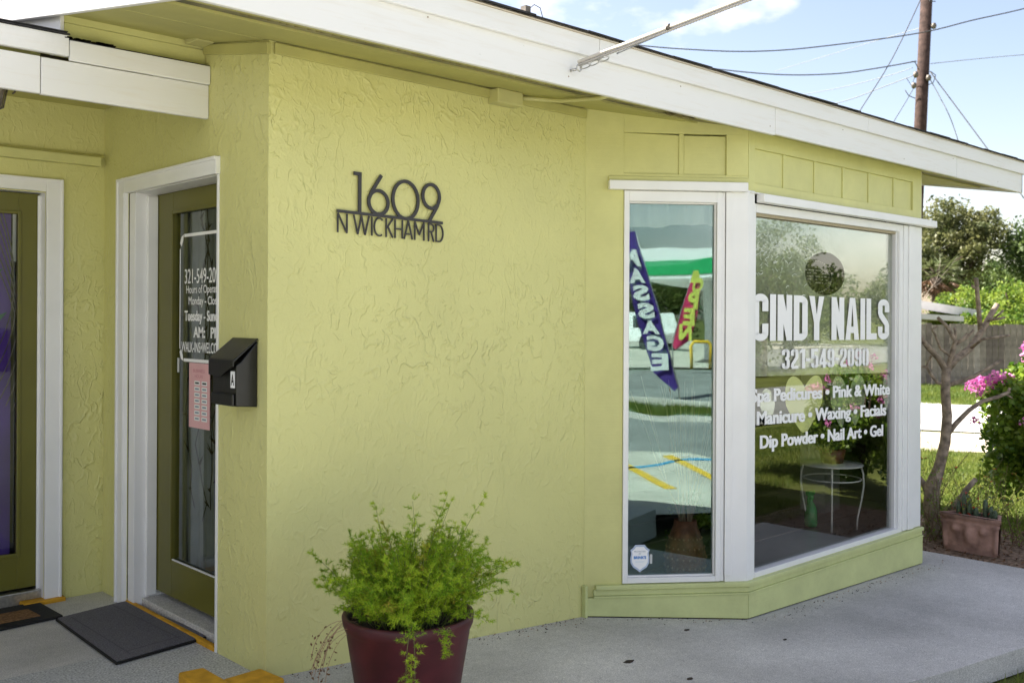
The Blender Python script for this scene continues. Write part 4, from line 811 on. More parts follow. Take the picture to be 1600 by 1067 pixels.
# rotten hole with its shade painted flat, and peeling strip in the soffit
hp = ony(1065, 189, 3.0); hx = 3.87
m = MB(); 
P = []
for i in range(22):
    t = 2*math.pi*i/22; P.append((3.92+.17*math.cos(t)*random.uniform(.75, 1.1), 2.975+.032*math.sin(t)*random.uniform(.5, 1.3)))
m.add([(x, y, zs(y)-.002) for x, y in P], [tuple(range(22))[::-1]], HOLE)
for i in range(26):
    t = random.random(); x = 3.80+.22*t; m.add([(x, 3.0+random.uniform(-.03, .05), zs(3.0)-.003), (x+.05, 3.0+random.uniform(-.02, .03), zs(3)-.012), (x+.09, 3.0+random.uniform(-.03, .05), zs(3)-.004)], [(0, 1, 2)], mat('splinter', (.20, .17, .06), .9))
m.build('rotten_patch', B)
m = MB()
for i in range(60):
    x = 1.6+i*.036+random.uniform(-.01, .01); y = YFA+.164+random.uniform(-.004, .004); l = random.uniform(.01, .05)
    m.add([(x, y-.006, zs(y)-.001), (x+l, y-.003, zs(y)-.004), (x+l*.8, y+.006, zs(y)-.001), (x+l*.2, y+.008, zs(y)-.003)], [(0, 1, 2, 3)], MAT['splinter'])
o = m.build('peeling_paint', B); o['kind'] = 'stuff'
# gable panel and siding above the porch roof
m = MB(); yA, yBx = 4.105, 5.2; f = lambda y: 2.418+SL*(y-YFA)
m.prism([(1.385, yA, 2.50), (1.385, yBx, 2.50), (1.385, yBx, f(yBx)+.03), (1.385, yA, f(yA)+.03)], (.015, 0, 0), WHITEB); m.build('gable_panel', B, .002)
boxpart('siding_board', (1.401, 4.11, 2.46), (1.998, 4.125, 2.612), SIDING, B, .002); boxpart('siding_board', (1.401, 4.114, 2.614), (1.998, 4.129, 2.70), SIDING, B, .002)
# porch roof
boxpart('porch_fascia', (-4, 4.07, 2.307), (1.30, 4.095, 2.452), WHITEB, B, .003); boxpart('porch_fascia', (1.303, 4.07, 2.305), (1.998, 4.095, 2.450), WHITEB, B, .003)
boxpart('porch_trim', (-4, 4.052, 2.466), (1.402, 4.078, 2.548), WHITEB, B, .003); boxpart('porch_trim', (1.405, 4.056, 2.452), (1.998, 4.078, 2.532), WHITEB, B, .003)
m = MB(); m.prism([(1.30, 4.0695, 2.4515), (1.75, 4.0695, 2.4515), (1.70, 4.0695, 2.456), (1.52, 4.0695, 2.459), (1.30, 4.0695, 2.463)], (0, .003, 0), HOLE); m.build('open_joint', B)
m = MB(); V = []
for x, q_ in ((-4, 0), (1.403, 0)):
    for y, z in ((4.045, 2.5485), (5.256, 2.80)): V += [(x, y, z+q_), (x, y, z+.006+q_)]
m.add(V, [(0, 2, 3, 1), (4, 5, 7, 6), (0, 1, 5, 4), (2, 6, 7, 3), (1, 3, 7, 5), (0, 4, 6, 2)], SHING); pr = m.build('porch_roof', B)
boxpart('porch_roof_edge', (1.406, 4.06, 2.5325), (1.996, 4.109, 2.5365), SHING, B, .001)
for i in range(12):
    m = MB(); x = -2.2+i*.3; m.box((x, 4.038+random.uniform(-.006, .006), 2.5545+random.uniform(0, .003)), (x+.293, 4.25, 2.5605), SHING); m.build('shingle', pr)
m = MB()
for i in range(40):
    x = 1.38+random.random()*.2; m.box((x, 4.05, 2.5366), (x+.012, 4.07, 2.5375+random.uniform(.001, .007)), HOLE)
o = m.build('debris', B); o['kind'] = 'stuff'
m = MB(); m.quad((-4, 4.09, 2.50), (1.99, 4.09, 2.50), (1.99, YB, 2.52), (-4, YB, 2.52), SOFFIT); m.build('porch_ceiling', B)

# ================================================================== THINGS ON THE BUILDING
# house number
hs = empty('address_sign', (2.6, 3.54, 1.9), 'charcoal metal address sign reading 1609 N WICKHAM RD on the stucco wall', 'sign')
so_ = Vector((2.315, YW-.008, 1.890)); tl = R(-1.3); sx_ = Vector((math.cos(tl), 0, math.sin(tl))); sz_ = Vector((0, 0, 1))
WS = .572
def TS(a, b, l): q = so_+sx_*a+sz_*b; return (q.x, q.y-l, q.z)
def ell(cx_, cy_, rx, ry, n=40): return arc(cx_, cy_, rx, ry, 0, 360, n)
pw, pt = .0155, .0150
def spart(name, strokes, s, t, d=.006): mb = MB(); pen(mb, strokes, s, t, TS, DARKG, d); return mb.build(name, hs)
spart('bar', [[(0, 0), (WS, 0)]], .012, .012, .0068)
spart('digit', [[(.115, 0), (.115, .176)], [(.084, .168), (.123, .168)]], pw, pt)
spart('digit', [ell(.213, .057, .051, .051), [(.166, .075), (.176, .098), (.228, .176)]], pw, pt)
spart('digit', [ell(.360, .083, .070, .083)], pw, pt)
spart('digit', [ell(.505, .115, .048, .054), [(.549, .098), (.541, .074), (.494, .002)]], pw, pt)
lw = .0064
def letter(ch, x, w, h=.082):
    y1 = -.008; y0 = y1-h; a = x+lw/2; b = x+w-lw/2
    K = {'N': [[(a, y0), (a, y1)], [(a, y1), (b, y0)], [(b, y0), (b, y1)]], 'W': [[(a, y1), (x+w*.28, y0)], [(x+w*.28, y0), (x+w*.5, y1)], [(x+w*.5, y1), (x+w*.72, y0)], [(x+w*.72, y0), (b, y1)]],
         'I': [[(a, y0), (a, y1)]], 'C': [[(x+w/2+w*.5*math.cos(R(t)), (y0+y1)/2+h*.47*math.sin(R(t))) for t in range(50, 312, 12)]],
         'K': [[(a, y0), (a, y1)], [(b, y1), (a, (y0+y1)/2-.004)], [(a+w*.2, (y0+y1)/2+.006), (b, y0)]], 'H': [[(a, y0), (a, y1)], [(b, y0), (b, y1)], [(a, (y0+y1)/2), (b, (y0+y1)/2)]],
         'A': [[(a, y0), (x+w/2, y1)], [(x+w/2, y1), (b, y0)], [(x+w*.22, y0+h*.28), (x+w*.78, y0+h*.28)]], 'M': [[(a, y0), (a, y1)], [(a, y1), (x+w/2, y0+h*.3)], [(x+w/2, y0+h*.3), (b, y1)], [(b, y1), (b, y0)]],
         'R': [[(a, y0), (a, y1)], [(a, y1-lw/2), (x+w*.55, y1-lw/2)]+arc(x+w*.55, y1-h*.25, w*.38, h*.20, 90, -90)+[(a, y1-h*.47)], [(x+w*.5, y1-h*.47), (b, y0)]],
         'D': [[(a, y0), (a, y1)], [(a, y1-lw/2), (x+w*.45, y1-lw/2)]+arc(x+w*.45, (y0+y1)/2, w*.48, h/2-lw/2, 90, -90)+[(a, y0+lw/2)]]}
    spart('letter', K[ch], lw, lw, .0055)
for ch, x, w in (('N', .002, .052), ('W', .082, .085), ('I', .176, .010), ('C', .192, .052), ('K', .252, .042), ('H', .300, .046), ('A', .350, .052), ('M', .409, .058), ('R', .488, .036), ('D', .532, .046)): letter(ch, x, w)
# mailbox
mbx = empty('mailbox', (2.0, 3.73, 1.08), 'black metal wall mailbox with a letter A sticker beside the salon door', 'mailbox')
y0, y1, xf, xw = 3.63, 3.835, 1.905, 1.998; m = MB()
m.prism([(xf, y0, 1.085), (xw, y0, 1.078), (xw, y0, 1.345), (xf+.02, y0, 1.262), (xf, y0, 1.25)], (0, y1-y0, 0), BLACK); m.build('body', mbx, .004)
m = MB(); m.prism([(xf-.012, y0-.005, 1.262), (xw, y0-.005, 1.350), (xw, y0-.005, 1.357), (xf-.015, y0-.005, 1.272)], (0, y1-y0+.01, 0), BLACK)
m.prism([(xf-.017, y0-.004, 1.271), (xf-.017, y1+.004, 1.271), (xf-.017, y1+.004, 1.205), (xf-.017, y0+.10, 1.200), (xf-.017, y0+.05, 1.225), (xf-.017, y0-.004, 1.245)], (.006, 0, 0), BLACK); m.build('lid', mbx, .003)
m = MB(); m.box((xf-.012, y0+.01, 1.085), (xf, y1-.01, 1.135), BLACK); m.build('front_pocket', mbx, .006)
MB().box((xf-.0012, y0+.012, 1.158), (xf-.0002, y0+.047, 1.225), WHITEV).build('label', mbx)
text('lettering', 'A', (xf-.0012, y0+.043, 1.168), UX, UZ, .027, .047, INK, mbx, .03, .0006)
# small boxes on wall and soffit
def jb(a, b, label):
    o = boxpart('junction_box', a, b, CREAM, None, .004); tag(o, label, 'junction box', 'painted electrical boxes under the eave'); return o
jb((3.17, YW-.075, 2.468), (3.335, YW-.002, 2.535), 'cream green electrical box at the top of the stucco wall with a conduit')
p = onx(325, 62, 1.95); jb((1.90, 3.99, 2.618), (1.985, 4.10, 2.662), 'small cream green electrical box under the soffit above the porch roof')
m = MB(); a = Vector((3.34, YW-.04, 2.515)); b_ = ony(905, 131, 2.95)
m.tube([a, a+Vector((.05, -.02, .004)), Vector((3.44, 3.33, zs(3.33)-.018)), Vector((3.36, 3.0, zs(3.0)-.012)), Vector((3.33, 2.93, zs(2.93)-.006))], .011, CREAM, 8); tag(m.build('conduit'), 'painted conduit running from the electrical box across the soffit', 'conduit')
# porch lantern
lt = empty('porch_lantern', (1.16, 4.5, 2.5), 'dark bronze lantern hanging under the porch at the far left', 'lantern')
c0 = ony(-12, 150, 4.5); m = MB(); m.tube([(c0.x, 4.5, 2.51), (c0.x, 4.5, c0.z+.06)], .006, IRON, 6); m.lathe([(.02, .075), (.05, .06), (.062, .045)], (c0.x, 4.5, c0.z), IRON, 6); m.lathe([(.045, -.045), (.02, -.06), (0, -.065)], (c0.x, 4.5, c0.z), IRON, 6)
for k in range(6):
    t = k*math.pi/3; m.tube([(c0.x+.06*math.cos(t), 4.5+.06*math.sin(t), c0.z+.05), (c0.x+.042*math.cos(t), 4.5+.042*math.sin(t), c0.z-.045)], .004, IRON, 4)
m.tube([(c0.x+.06, 4.5, c0.z+.045), (c0.x+.085, 4.5, c0.z+.05), (c0.x+.088, 4.5, c0.z+.03), (c0.x+.078, 4.5, c0.z+.02)], .004, IRON, 5)
m.build('cage', lt); m = MB(); m.lathe([(.055, .045), (.038, -.043)], (c0.x, 4.5, c0.z), mat('seeded_glass', (.35, .31, .24), .3), 6); m.build('glass_panes', lt)
# small clamp with wire on the roof edge
m = MB(); q = ony(822, 27, 2.88); m.box((q.x-.012, 2.87, 2.668), (q.x+.016, 2.90, 2.70), IRON)
m.tube([(q.x+.016, 2.885, 2.69), (q.x+.05, 2.885, 2.718), (q.x+.085, 2.885, 2.712), (q.x+.10, 2.885, 2.675)], .0018, WIRE, 5); tag(m.build('roof_clamp'), 'small grey clamp with a bent wire on the roof edge', 'clamp')
# service drop cable
cb = empty('service_cable', (3.03, 2.86, 2.51), 'twisted grey service cable hooked to the white fascia', 'cable')
h0 = Vector((3.045, 2.845, 2.517)); e1 = dep(1165, -3, 3.75); dcb = (e1-h0).normalized(); end = h0+dcb*7
m = MB(); m.tube([h0, end], .0080, mat('pale_cable', (.70, .66, .60), .5), 8); m.build('support_cable', cb)
m = MB(); a = dcb.orthogonal().normalized(); b_ = dcb.cross(a); P = []; RR = []
for i in range(700):
    P.append(h0+dcb*(i*.0062)+Vector((0, 0, -.0135))); RR.append(.0066 if i % 2 else .0046)
m.tube(P, RR, mat('weathered_wire', (.42, .40, .37), .5), 7); m.build('spiral_wrap', cb)
m = MB(); m.tube([(3.04, YFA-.002, 2.487), (3.042, YFA-.03, 2.487)], .006, STEEL, 8)
ek = Vector((3.046, YFA-.045, 2.492)); m.tube([ek+Vector((.014*math.cos(t/10*6.283), 0, .014*math.sin(t/10*6.283))) for t in range(11)], .0035, STEEL, 6); m.build('eye_bolt', cb)
m = MB()
for j in range(3):
    c0 = ek+dcb*(.03+.044*j)-Vector((0, 0, .003)); w = Vector((0, 0, 1)) if j % 2 else b_
    m.tube([c0+dcb*(.026*math.cos(t/14*6.283))+w*(.0085*math.sin(t/14*6.283)) for t in range(15)], .0024, STEEL, 6)
m.tube([ek+dcb*.18, ek+dcb*.26+Vector((0, 0, .004)), ek+dcb*.40+Vector((0, 0, .01)), ek+dcb*.5+Vector((0, 0, .018))], .003, WIREG, 6); m.build('chain_link', cb)
m = MB()
for t in (.42, .95, 1.7): m.tube([h0+dcb*t-dcb*.008, h0+dcb*t+dcb*.008], .014, IRON, 8)
m.build('cable_tie', cb)
# doormats and curb
m = MB(); mt_z = .004
m.prism([(1.617, 4.10, .003), (2.075, 4.165, .003), (2.0, 4.955, .003), (1.64, 4.885, .003)][:4], (0, 0, .010), RUBBER); mm = m.build('doormat', None, .003); tag(mm, 'dark grey carpet doormat in front of the salon door', 'doormat')
m = MB(); m.prism([(1.626, 4.110, .0132), (2.066, 4.173, .0132), (1.992, 4.945, .0132), (1.648, 4.878, .0132)], (0, 0, .004), MATG); m.build('carpet_pile', mm)
m = MB()
for a, b in (((1.70, 4.16), (1.70, 4.85)), ((1.94, 4.20), (1.92, 4.90)), ((1.70, 4.20), (1.96, 4.235))): 
    d_ = (Vector((*b, 0))-Vector((*a, 0))); n_ = Vector((-d_.y, d_.x, 0)).normalized()*.0025; m.prism([Vector((*a, .0174))-n_, Vector((*b, .0174))-n_, Vector((*b, .0174))+n_, Vector((*a, .0174))+n_], (0, 0, .001), mat('pile_line', (.10, .097, .105), 1))
m.build('ribbed_line', mm)
m = MB(); m.prism([(.72, 4.85, .003), (1.685, 4.915, .003), (1.675, 5.235, .003), (.72, 5.235, .003)], (0, 0, .012), RUBBER); m2 = m.build('doormat', None, .003); tag(m2, 'black rubber doormat with a tan coir middle at the left door', 'doormat')
m = MB(); m.prism([(.84, 4.945, .0152), (1.60, 4.97, .0152), (1.59, 5.12, .0152), (.84, 5.12, .0152)], (0, 0, .004), COIR); m.build('coir_panel', m2)
cbp = empty('yellow_curb', (1.8, 3.45, 0), 'yellow painted concrete curb at the foot of the wall corner', 'curb')
def curb(P, name, z=.07):
    m = MB(); m.prism([(x, y, -.02) for x, y in P], (0, 0, z+.02), YEL); return m.build(name, cbp, .010)
curb([(1.70, 3.70), (1.80, 3.685), (1.80, 2.6), (1.60, 2.6), (1.66, 3.3)], 'kerb_arm', .062); curb([(1.804, 3.535), (1.97, 3.545), (1.985, 3.38), (1.804, 3.36)], 'kerb_end', .055)

# ---- potted asparagus fern
PC = Vector((2.164, 2.838, -.02)); fern = empty('potted_fern', PC, 'maroon pot holding a feathery green asparagus fern in front of the stucco wall', 'potted plant')
zr = .395-PC.z
m = MB(); m.lathe([(0, 0), (.155, 0), (.165, .01), (.222, zr-.055), (.226, zr-.05), (.232, zr-.035), (.236, zr-.01), (.232, zr), (.222, zr), (.214, zr-.012), (.205, zr-.06)], PC, POT, 56); m.build('pot', fern)
m = MB(); m.lathe([(0, zr-.035), (.1, zr-.03), (.212, zr-.045)], PC, SOIL, 32); m.build('soil', fern)
tri_c = []; tri_d = []; tri_m = []; stems = MB(); dead = MB(); dc = []; dd_ = []
RNG = random.Random(5)
def frond(base, dirv, length, arch, yel=0, needle=.017, density=1.0, bare=.18, r0=.0018):
    p = Vector(base); d = Vector(dirv).normalized(); n = 16; P = [p.copy()]
    for i in range(n):
        d = (d+Vector((RNG.uniform(-.06, .06), RNG.uniform(-.06, .06), -arch*(i/n)))).normalized(); p = p+d*length/n; P.append(p.copy())
        if i/n > bare:
            for k in range(2 if RNG.random() < density else 1):
                sd_ = Vector((RNG.uniform(-1, 1), RNG.uniform(-1, 1), RNG.uniform(-.5, .7))).normalized(); sd_ = (sd_+d*.5).normalized(); bl = RNG.uniform(.015, .05)*(1.15-.6*i/n)
                for j in range(1, 5):
                    q = p+sd_*bl*j/4
                    for w in range(8):
                        nd = (Vector((RNG.gauss(0, 1), RNG.gauss(0, 1), RNG.gauss(0, 1))).normalized()+sd_*.9).normalized(); tri_c.append(tuple(q)); tri_d.append(tuple(nd)); tri_m.append(1 if RNG.random() < (.6 if yel else .05) else 0)
    stems.tube(P, [r0*(1-.7*i/n) for i in range(n+1)], BARK if yel > 1 else mat('green_stem', (.14, .17, .04), .6), 4, False)
top = PC+Vector((0, 0, zr-.03))
for k in range(250):
    a = RNG.random()*6.283; rr_ = RNG.random()**.5*.15; b0 = top+Vector((math.cos(a)*rr_, math.sin(a)*rr_, 0))
    tilt = rr_/.15*RNG.uniform(.25, .78)+RNG.uniform(-.1, .18); dv = Vector((math.cos(a)*math.sin(tilt), math.sin(a)*math.sin(tilt), math.cos(tilt)))
    frond(b0, dv, RNG.uniform(.15, .33), RNG.uniform(.04, .17), 0 if RNG.random() > .08 else 1)
side = RT; vw = -FW
for dv, ln, ar in ((side*.45+UP, .50, .02), (side*.1+UP, .46, .03), (-side*.25+UP, .43, .08), (side*.8+UP*.8, .42, .15), (side*.9+UP*.95, .38, .12), (side*.35+UP, .44, .05), (side*.2+UP, .40, .03), (side*.5+UP, .36, .08), (-side*.7+UP*.9, .34, .10), (-side*1.0+UP*.55, .28, .1), (side*.6+UP*1.0, .40, .1), (-side*.05+UP, .42, .02)):
    frond(top+side*RNG.uniform(-.05, .05), dv, ln, ar, 0, .018, .8, .3)
for sx2, ln in ((.03, .42), (.05, .38), (.16, .15)):
    frond(top+vw*.17+side*sx2+UP*.02, vw*.55+UP*.35, ln, .55, 0, .02, 1, .3)
for k in range(9): # dry stems over the left rim
    b0 = top-side*(.13+RNG.random()*.05)+vw*RNG.uniform(-.05, .12); P = [b0]; d_ = (-side*RNG.uniform(.5, 1)+UP*RNG.uniform(0, .6)); p = b0.copy()
    for i in range(10):
        d_ = (d_.normalized()+Vector((RNG.uniform(-.1, .1), RNG.uniform(-.1, .1), -.28))).normalized(); p = p+d_*.026; P.append(p.copy())
        if i > 3:
            for j in range(2): dc.append(tuple(p+Vector((RNG.gauss(0, .008), RNG.gauss(0, .008), RNG.gauss(0, .008)))))
    dead.tube(P, .0011, DRY, 4, False)
stems.build('stem', fern); o = dead.build('dry_stem', fern)
o = link('foliage', leafmesh('foliage', np.array(tri_c), np.array(tri_d), .0145, [L_FERN, L_FERNY], 'tri', .13, tri_m), fern); o['kind'] = 'stuff'
o = link('dead_leaf', leafmesh('dead_leaf', np.array(dc), None, .012, [L_DEAD], 'quad', .6), fern); o['kind'] = 'stuff'

# ================================================================== INSIDE THE BAY
vs_ = empty('carved_vase', (4.50, 3.36, .022), 'carved brown wooden vase of dry twigs behind the side window', 'vase'); vc = Vector((4.50, 3.37, .022))
m = MB(); m.lathe([(0, 0), (.10, 0), (.112, .03), (.118, .10), (.105, .16), (.085, .22), (.066, .27), (.062, .30), (.052, .30), (.05, .25)], vc, VASE, 32); m.build('body', vs_)
m = MB()
for z, r in ((.05, .115), (.10, .118), (.155, .106), (.205, .09)):
    for k in range(22):
        t = k*6.283/22; q = vc+Vector((math.cos(t)*r, math.sin(t)*r, z)); m.lathe([(0, -.008), (.006, 0), (0, .008)], q, mat('carved_pale', (.55, .30, .16), .6), 6)
m.build('carved_bead', vs_)
m = MB(); RT2 = random.Random(3)
for k in range(26):
    t = RT2.random()*6.28; d_ = Vector((math.cos(t)*.22, math.sin(t)*.16, 1)) if k % 2 else (U*RT2.uniform(-.35, .28)+UP); p = vc+Vector((math.cos(t)*.03, math.sin(t)*.03, .28)); P = [p.copy()]; ph = RT2.random()*6
    for i in range(14): d_ = (d_.normalized()+Vector((.10*math.sin(i*.8+ph), .05*math.cos(i*.7+ph), 0))).normalized(); p = p+d_*RT2.uniform(.035, .075); P.append(p.copy())
    m.tube(P, [.0026*(1-.6*i/14) for i in range(15)], mat('pale_twig', (.45, .32, .20), .8), 4, False)
m.build('twig', vs_)
bush('leafy_pot_plant', 'small green leafy plant behind the vase in the side window', (4.78, 3.52, .022), .16, .42, 1400, .028, L_BOUG, 'plant', None, 5, 12)
tb = empty('plant_stand', (6.22, 3.43, .022), 'small white wire table with curved legs inside the front window', 'table'); tcn = Vector((6.22, 3.43, .022)); tz = .43
m = MB(); m.lathe([(0, tz), (.20, tz), (.205, tz+.006), (.20, tz+.012), (0, tz+.012)], tcn, PLANTST, 32); m.build('table_top', tb)
for k in range(4):
    t = k*math.pi/2+.5; c2, s2 = math.cos(t), math.sin(t); m = MB(); m.tube([tcn+Vector((c2*r, s2*r, z)) for r, z in ((.185, tz), (.20, tz-.05), (.205, tz-.12), (.19, .2), (.165, .08), (.16, .0))], .0065, PLANTST, 7); m.build('leg', tb)
m = MB(); m.tube([tcn+Vector((.19*math.cos(t/24*6.283), .19*math.sin(t/24*6.283), tz-.09)) for t in range(25)], .005, PLANTST, 6); m.build('ring', tb)
tagp = empty('table_plant', (6.10, 3.62, .465), 'dark foliage plant in a red brown pot on the white wire table', 'plant'); m = MB(); m.lathe([(0, .0), (.07, 0), (.09, .10), (.08, .10), (0, .09)], (6.24, 3.44, .465), mat('redbrown_pot', (.15, .03, .02), .4), 24); m.build('pot', tagp)
link('foliage', leafmesh('foliage', np.vstack([blob((6.24, 3.44, .66), (.17, .17, .14), 900)]), None, .04, [L_DARK], 'quad', .5), tagp)
sp = empty('spray_bottle', (5.93, 3.72, .022), 'green spray bottle standing under the white wire table', 'bottle'); sc_ = Vector((6.17, 3.56, .022)); GB = mat('green_plastic', (.02, .28, .07), .25, .5); 
m = MB(); m.lathe([(0, 0), (.042, 0), (.045, .02), (.043, .10), (.030, .145), (.014, .17), (.014, .19)], sc_, GB, 24); m.build('bottle_body', sp)
m = MB(); m.lathe([(.02, .185), (.02, .215)], sc_, GB, 16, cap=True); m.obox(sc_+Vector((-.05, -.012, .215)), (.09, 0, 0), (0, .024, 0), (0, 0, .03), GB); m.obox(sc_+Vector((-.045, -.006, .16)), (.012, 0, 0), (0, .012, 0), (0.01, 0, .055), GB); m.build('trigger_head', sp, .003)

# ================================================================== YARD BESIDE THE SALON
GZ = -.285
tr = empty('terracotta_trough', (7.38, 2.93, GZ), 'long terracotta trough with draped relief holding small succulents', 'planter')
a0 = onz(1473, 856, GZ); b0 = onz(1558, 872, GZ); lu = (b0-a0).normalized(); ln_ = (b0-a0).length; nv = Vector((lu.y, -lu.x, 0)); nv = nv if nv.x < 0 else -nv; ht = .275
m = MB(); n1 = 36; prof = [(0, .0), (.006, .01), (.0, .04), (.0, ht-.06), (.008, ht-.05), (.006, ht-.035), (.018, ht-.02), (.018, ht)]
ring = []
for (o_, z) in prof:
    tp = .02*(z/ht); e = o_+tp; A0 = a0-lu*e+nv*e; B0 = b0+lu*e+nv*e; C0 = b0+lu*e-nv*(.22+e); D0 = a0-lu*e-nv*(.22+e); ring.append((A0, B0, C0, D0, z))
RS = random.Random(9)
def relief(u, z):   # draped swags and a boss
    v_ = 0
    for cu_ in (.25, .75):
        dd2 = math.hypot((u-cu_)*1.1, (z/ht-.62)*.7); v_ += .016*max(0, math.cos(dd2*16))*max(0, 1-dd2*2.6)
    v_ += .018*math.exp(-((u-.5)**2)/.006-((z/ht-.5)**2)/.05)+.014*math.exp(-((u-.03)**2)/.002)+.014*math.exp(-((u-.97)**2)/.002)
    return v_*1.9
nz_ = 22; V = []; Fc = []
for j in range(nz_+1):
    z = ht*j/nz_
    o_ = .014*j/nz_+(.014 if j > nz_-3 else 0)+(.006 if j in (nz_-4, nz_-5) else 0)
    for i in range(n1+1):
        u = i/n1; q = a0-lu*o_+lu*(ln_+2*o_)*u-nv*(.03*abs(2*u-1)**6)+nv*(o_+(relief(u, z) if 1 < j < nz_-4 else 0)); V.append((q.x, q.y, GZ+z))
for j in range(nz_):
    for i in range(n1): k = j*(n1+1)+i; Fc.append((k, k+1, k+n1+2, k+n1+1))
m.add(V, Fc, TERRA, True)
o_ = .028; A0 = a0-lu*o_+nv*(o_-.03); B0 = b0+lu*o_+nv*(o_-.03); C0 = b0-lu*.06-nv*.20; D0 = a0+lu*.06-nv*.20
up_ = Vector((0, 0, ht)); 
low = [a0-nv*.03, b0-nv*.03, b0-lu*.08-nv*.18, a0+lu*.08-nv*.18]; top_ = [q+up_ for q in (A0, B0, C0, D0)]
for i in (1, 2, 3): m.quad(low[i], low[(i+1) % 4], top_[(i+1) % 4], top_[i], TERRA)
inn = [a0+lu*.01-nv*.03, b0-lu*.01-nv*.03, b0-lu*.075-nv*.17, a0+lu*.075-nv*.17]; out = [A0, B0, C0, D0]
for i in range(4): m.quad(out[i]+up_, out[(i+1) % 4]+up_, inn[(i+1) % 4]+up_, inn[i]+up_, TERRA)
m.build('trough', tr); m = MB(); m.add([p_+Vector((0, 0, ht-.03)) for p_ in inn], [(0, 1, 2, 3)], SOIL); m.build('soil', tr)
ctr = (a0+b0)/2-nv*.1
P = []
for k, (u, h_) in enumerate(((-.13, .11), (-.09, .17), (-.05, .12), (.07, .15), (.11, .10), (.14, .08), (.0, .08))):
    base = ctr+lu*u+Vector((0, 0, ht-.03)); m = MB(); m.lathe([(.012, 0), (.020, h_*.3), (.019, h_*.8), (.008, h_), (0, h_+.004)], base, mat('cactus_skin', (.07, .10, .055), .7, noise=(60, .4)), 8); m.build('succulent_column', tr)
    for i in range(18): P.append(tuple(base+Vector((RS.gauss(0, .02), RS.gauss(0, .02), RS.random()*h_*1.3))))
o = link('succulent_leaf', leafmesh('succulent_leaf', np.array(P), None, .035, [L_CACT, L_RED], 'quad', .45, [1 if RS.random() < .18 else 0 for _ in P]), tr); o['kind'] = 'stuff'
# pruned tree
pt_ = empty('pruned_tree', onz(1461, 845, GZ), 'bare pruned tree with cut stubby branches beside the bay window', 'tree')
def pth(P, D=7.9): return [dep(x, y, D+(dz if len(r_) else 0)) for x, y, dz, *r_ in [(a_[0], a_[1], (a_[2] if len(a_) > 2 else 0), 1) for a_ in P]]
m = MB(); W_ = lambda px: px*7.9/1550/2
m.tube([dep(x, y, 7.9) for x, y in ((1456, 862), (1459, 830), (1455, 790), (1457, 760), (1468, 728), (1477, 690), (1480, 650), (1477, 612), (1479, 575))], [W_(w) for w in (27, 24, 24, 23, 17, 16, 15, 14, 14)], BARK, 14); m.build('trunk', pt_)
BR = [([(1456, 790), (1446, 760, .1), (1437, 748, .2), (1425, 735, .3)], 13, 8), ([(1479, 580), (1467, 560), (1450, 542, -.1), (1440, 530, -.2), (1430, 512)], 11, 7),
      ([(1479, 578), (1492, 562), (1515, 545, .2), (1535, 515, .3), (1548, 492, .35), (1558, 476, .4)], 13, 9), ([(1532, 518, .3), (1530, 495, .3), (1528, 470, .25), (1525, 435, .2)], 8, 7), ([(1528, 452, .25), (1519, 447, .2)], 6, 5),
      ([(1515, 545, .2), (1535, 530), (1549, 528), (1578, 524)], 5, 4), ([(1545, 500, .3), (1560, 498), (1570, 496)], 5, 4), ([(1550, 500, .3), (1560, 492), (1568, 485)], 4, 3), 
      ([(1481, 578), (1488, 550), (1493, 533), (1480, 510), (1465, 496)], 9, 5), ([(1493, 533), (1493, 520), (1491, 512)], 5, 4), ([(1493, 535), (1505, 530), (1511, 521)], 5, 4), ([(1494, 537), (1510, 528), (1521, 516)], 5, 4), ([(1484, 555), (1470, 545), (1462, 525), (1457, 515), (1464, 510)], 5, 3),
      ([(1478, 600), (1465, 598), (1455, 585), (1448, 572), (1455, 556)], 6, 4), ([(1448, 574), (1440, 572), (1434, 567)], 5, 3), ([(1480, 602), (1500, 596), (1522, 588), (1545, 575), (1566, 562)], 8, 5), ([(1482, 676), (1495, 660), (1515, 640), (1535, 627), (1560, 620), (1578, 612)], 9, 5), ([(1574, 614), (1578, 606)], 4, 4), ([(1572, 616), (1582, 622)], 3, 2),
      ([(1484, 798), (1500, 780), (1510, 765), (1525, 748)], 11, 8)]
for P, w0, w1 in BR:
    m = MB(); Q = [dep(a_[0], a_[1], 7.9+(a_[2] if len(a_) > 2 else 0)) for a_ in P]; n_ = len(Q); m.tube(Q, [W_((w0+(w1-w0)*i/(n_-1))*.97) for i in range(n_)], BARK, 9); m.build('branch', pt_)
# thin red flowered shrubs round the trough
def wisp(pos, n, h_, label, seed):
    root = empty('flowering_shrub', pos, label, 'shrub', 'thin red flowered shrubs by the trough'); r_ = random.Random(seed); m = MB(); lf = []; rd_ = []
    for k in range(n):
        d_ = Vector((r_.uniform(-.7, .7), r_.uniform(-.7, .7), 1)); p = Vector(pos)+Vector((r_.gauss(0, .12), r_.gauss(0, .12), 0)); P = [p.copy()]
        L_ = h_*r_.uniform(.5, 1.1)
        for i in range(9):
            d_ = (d_.normalized()+Vector((r_.uniform(-.15, .15), r_.uniform(-.15, .15), 0))).normalized(); p = p+d_*L_/9; P.append(p.copy())
            for j in range(5): lf.append(tuple(p+Vector((r_.gauss(0, .02), r_.gauss(0, .02), r_.gauss(0, .02)))))
            if i > 4 and r_.random() < .13:
                for j in range(3): rd_.append(tuple(p+Vector((r_.gauss(0, .012), r_.gauss(0, .012), .01))))
        m.tube(P, [.0035*(1-.7*i/9) for i in range(10)], mat('brown_stem', (.16, .10, .06), .8), 4, False)
    m.build('stem', root); C_ = np.array(lf+rd_); link('foliage', leafmesh('foliage', C_, None, .022, [L_BOUG, L_RED], 'quad', .4, [0]*len(lf)+[1]*len(rd_)), root)
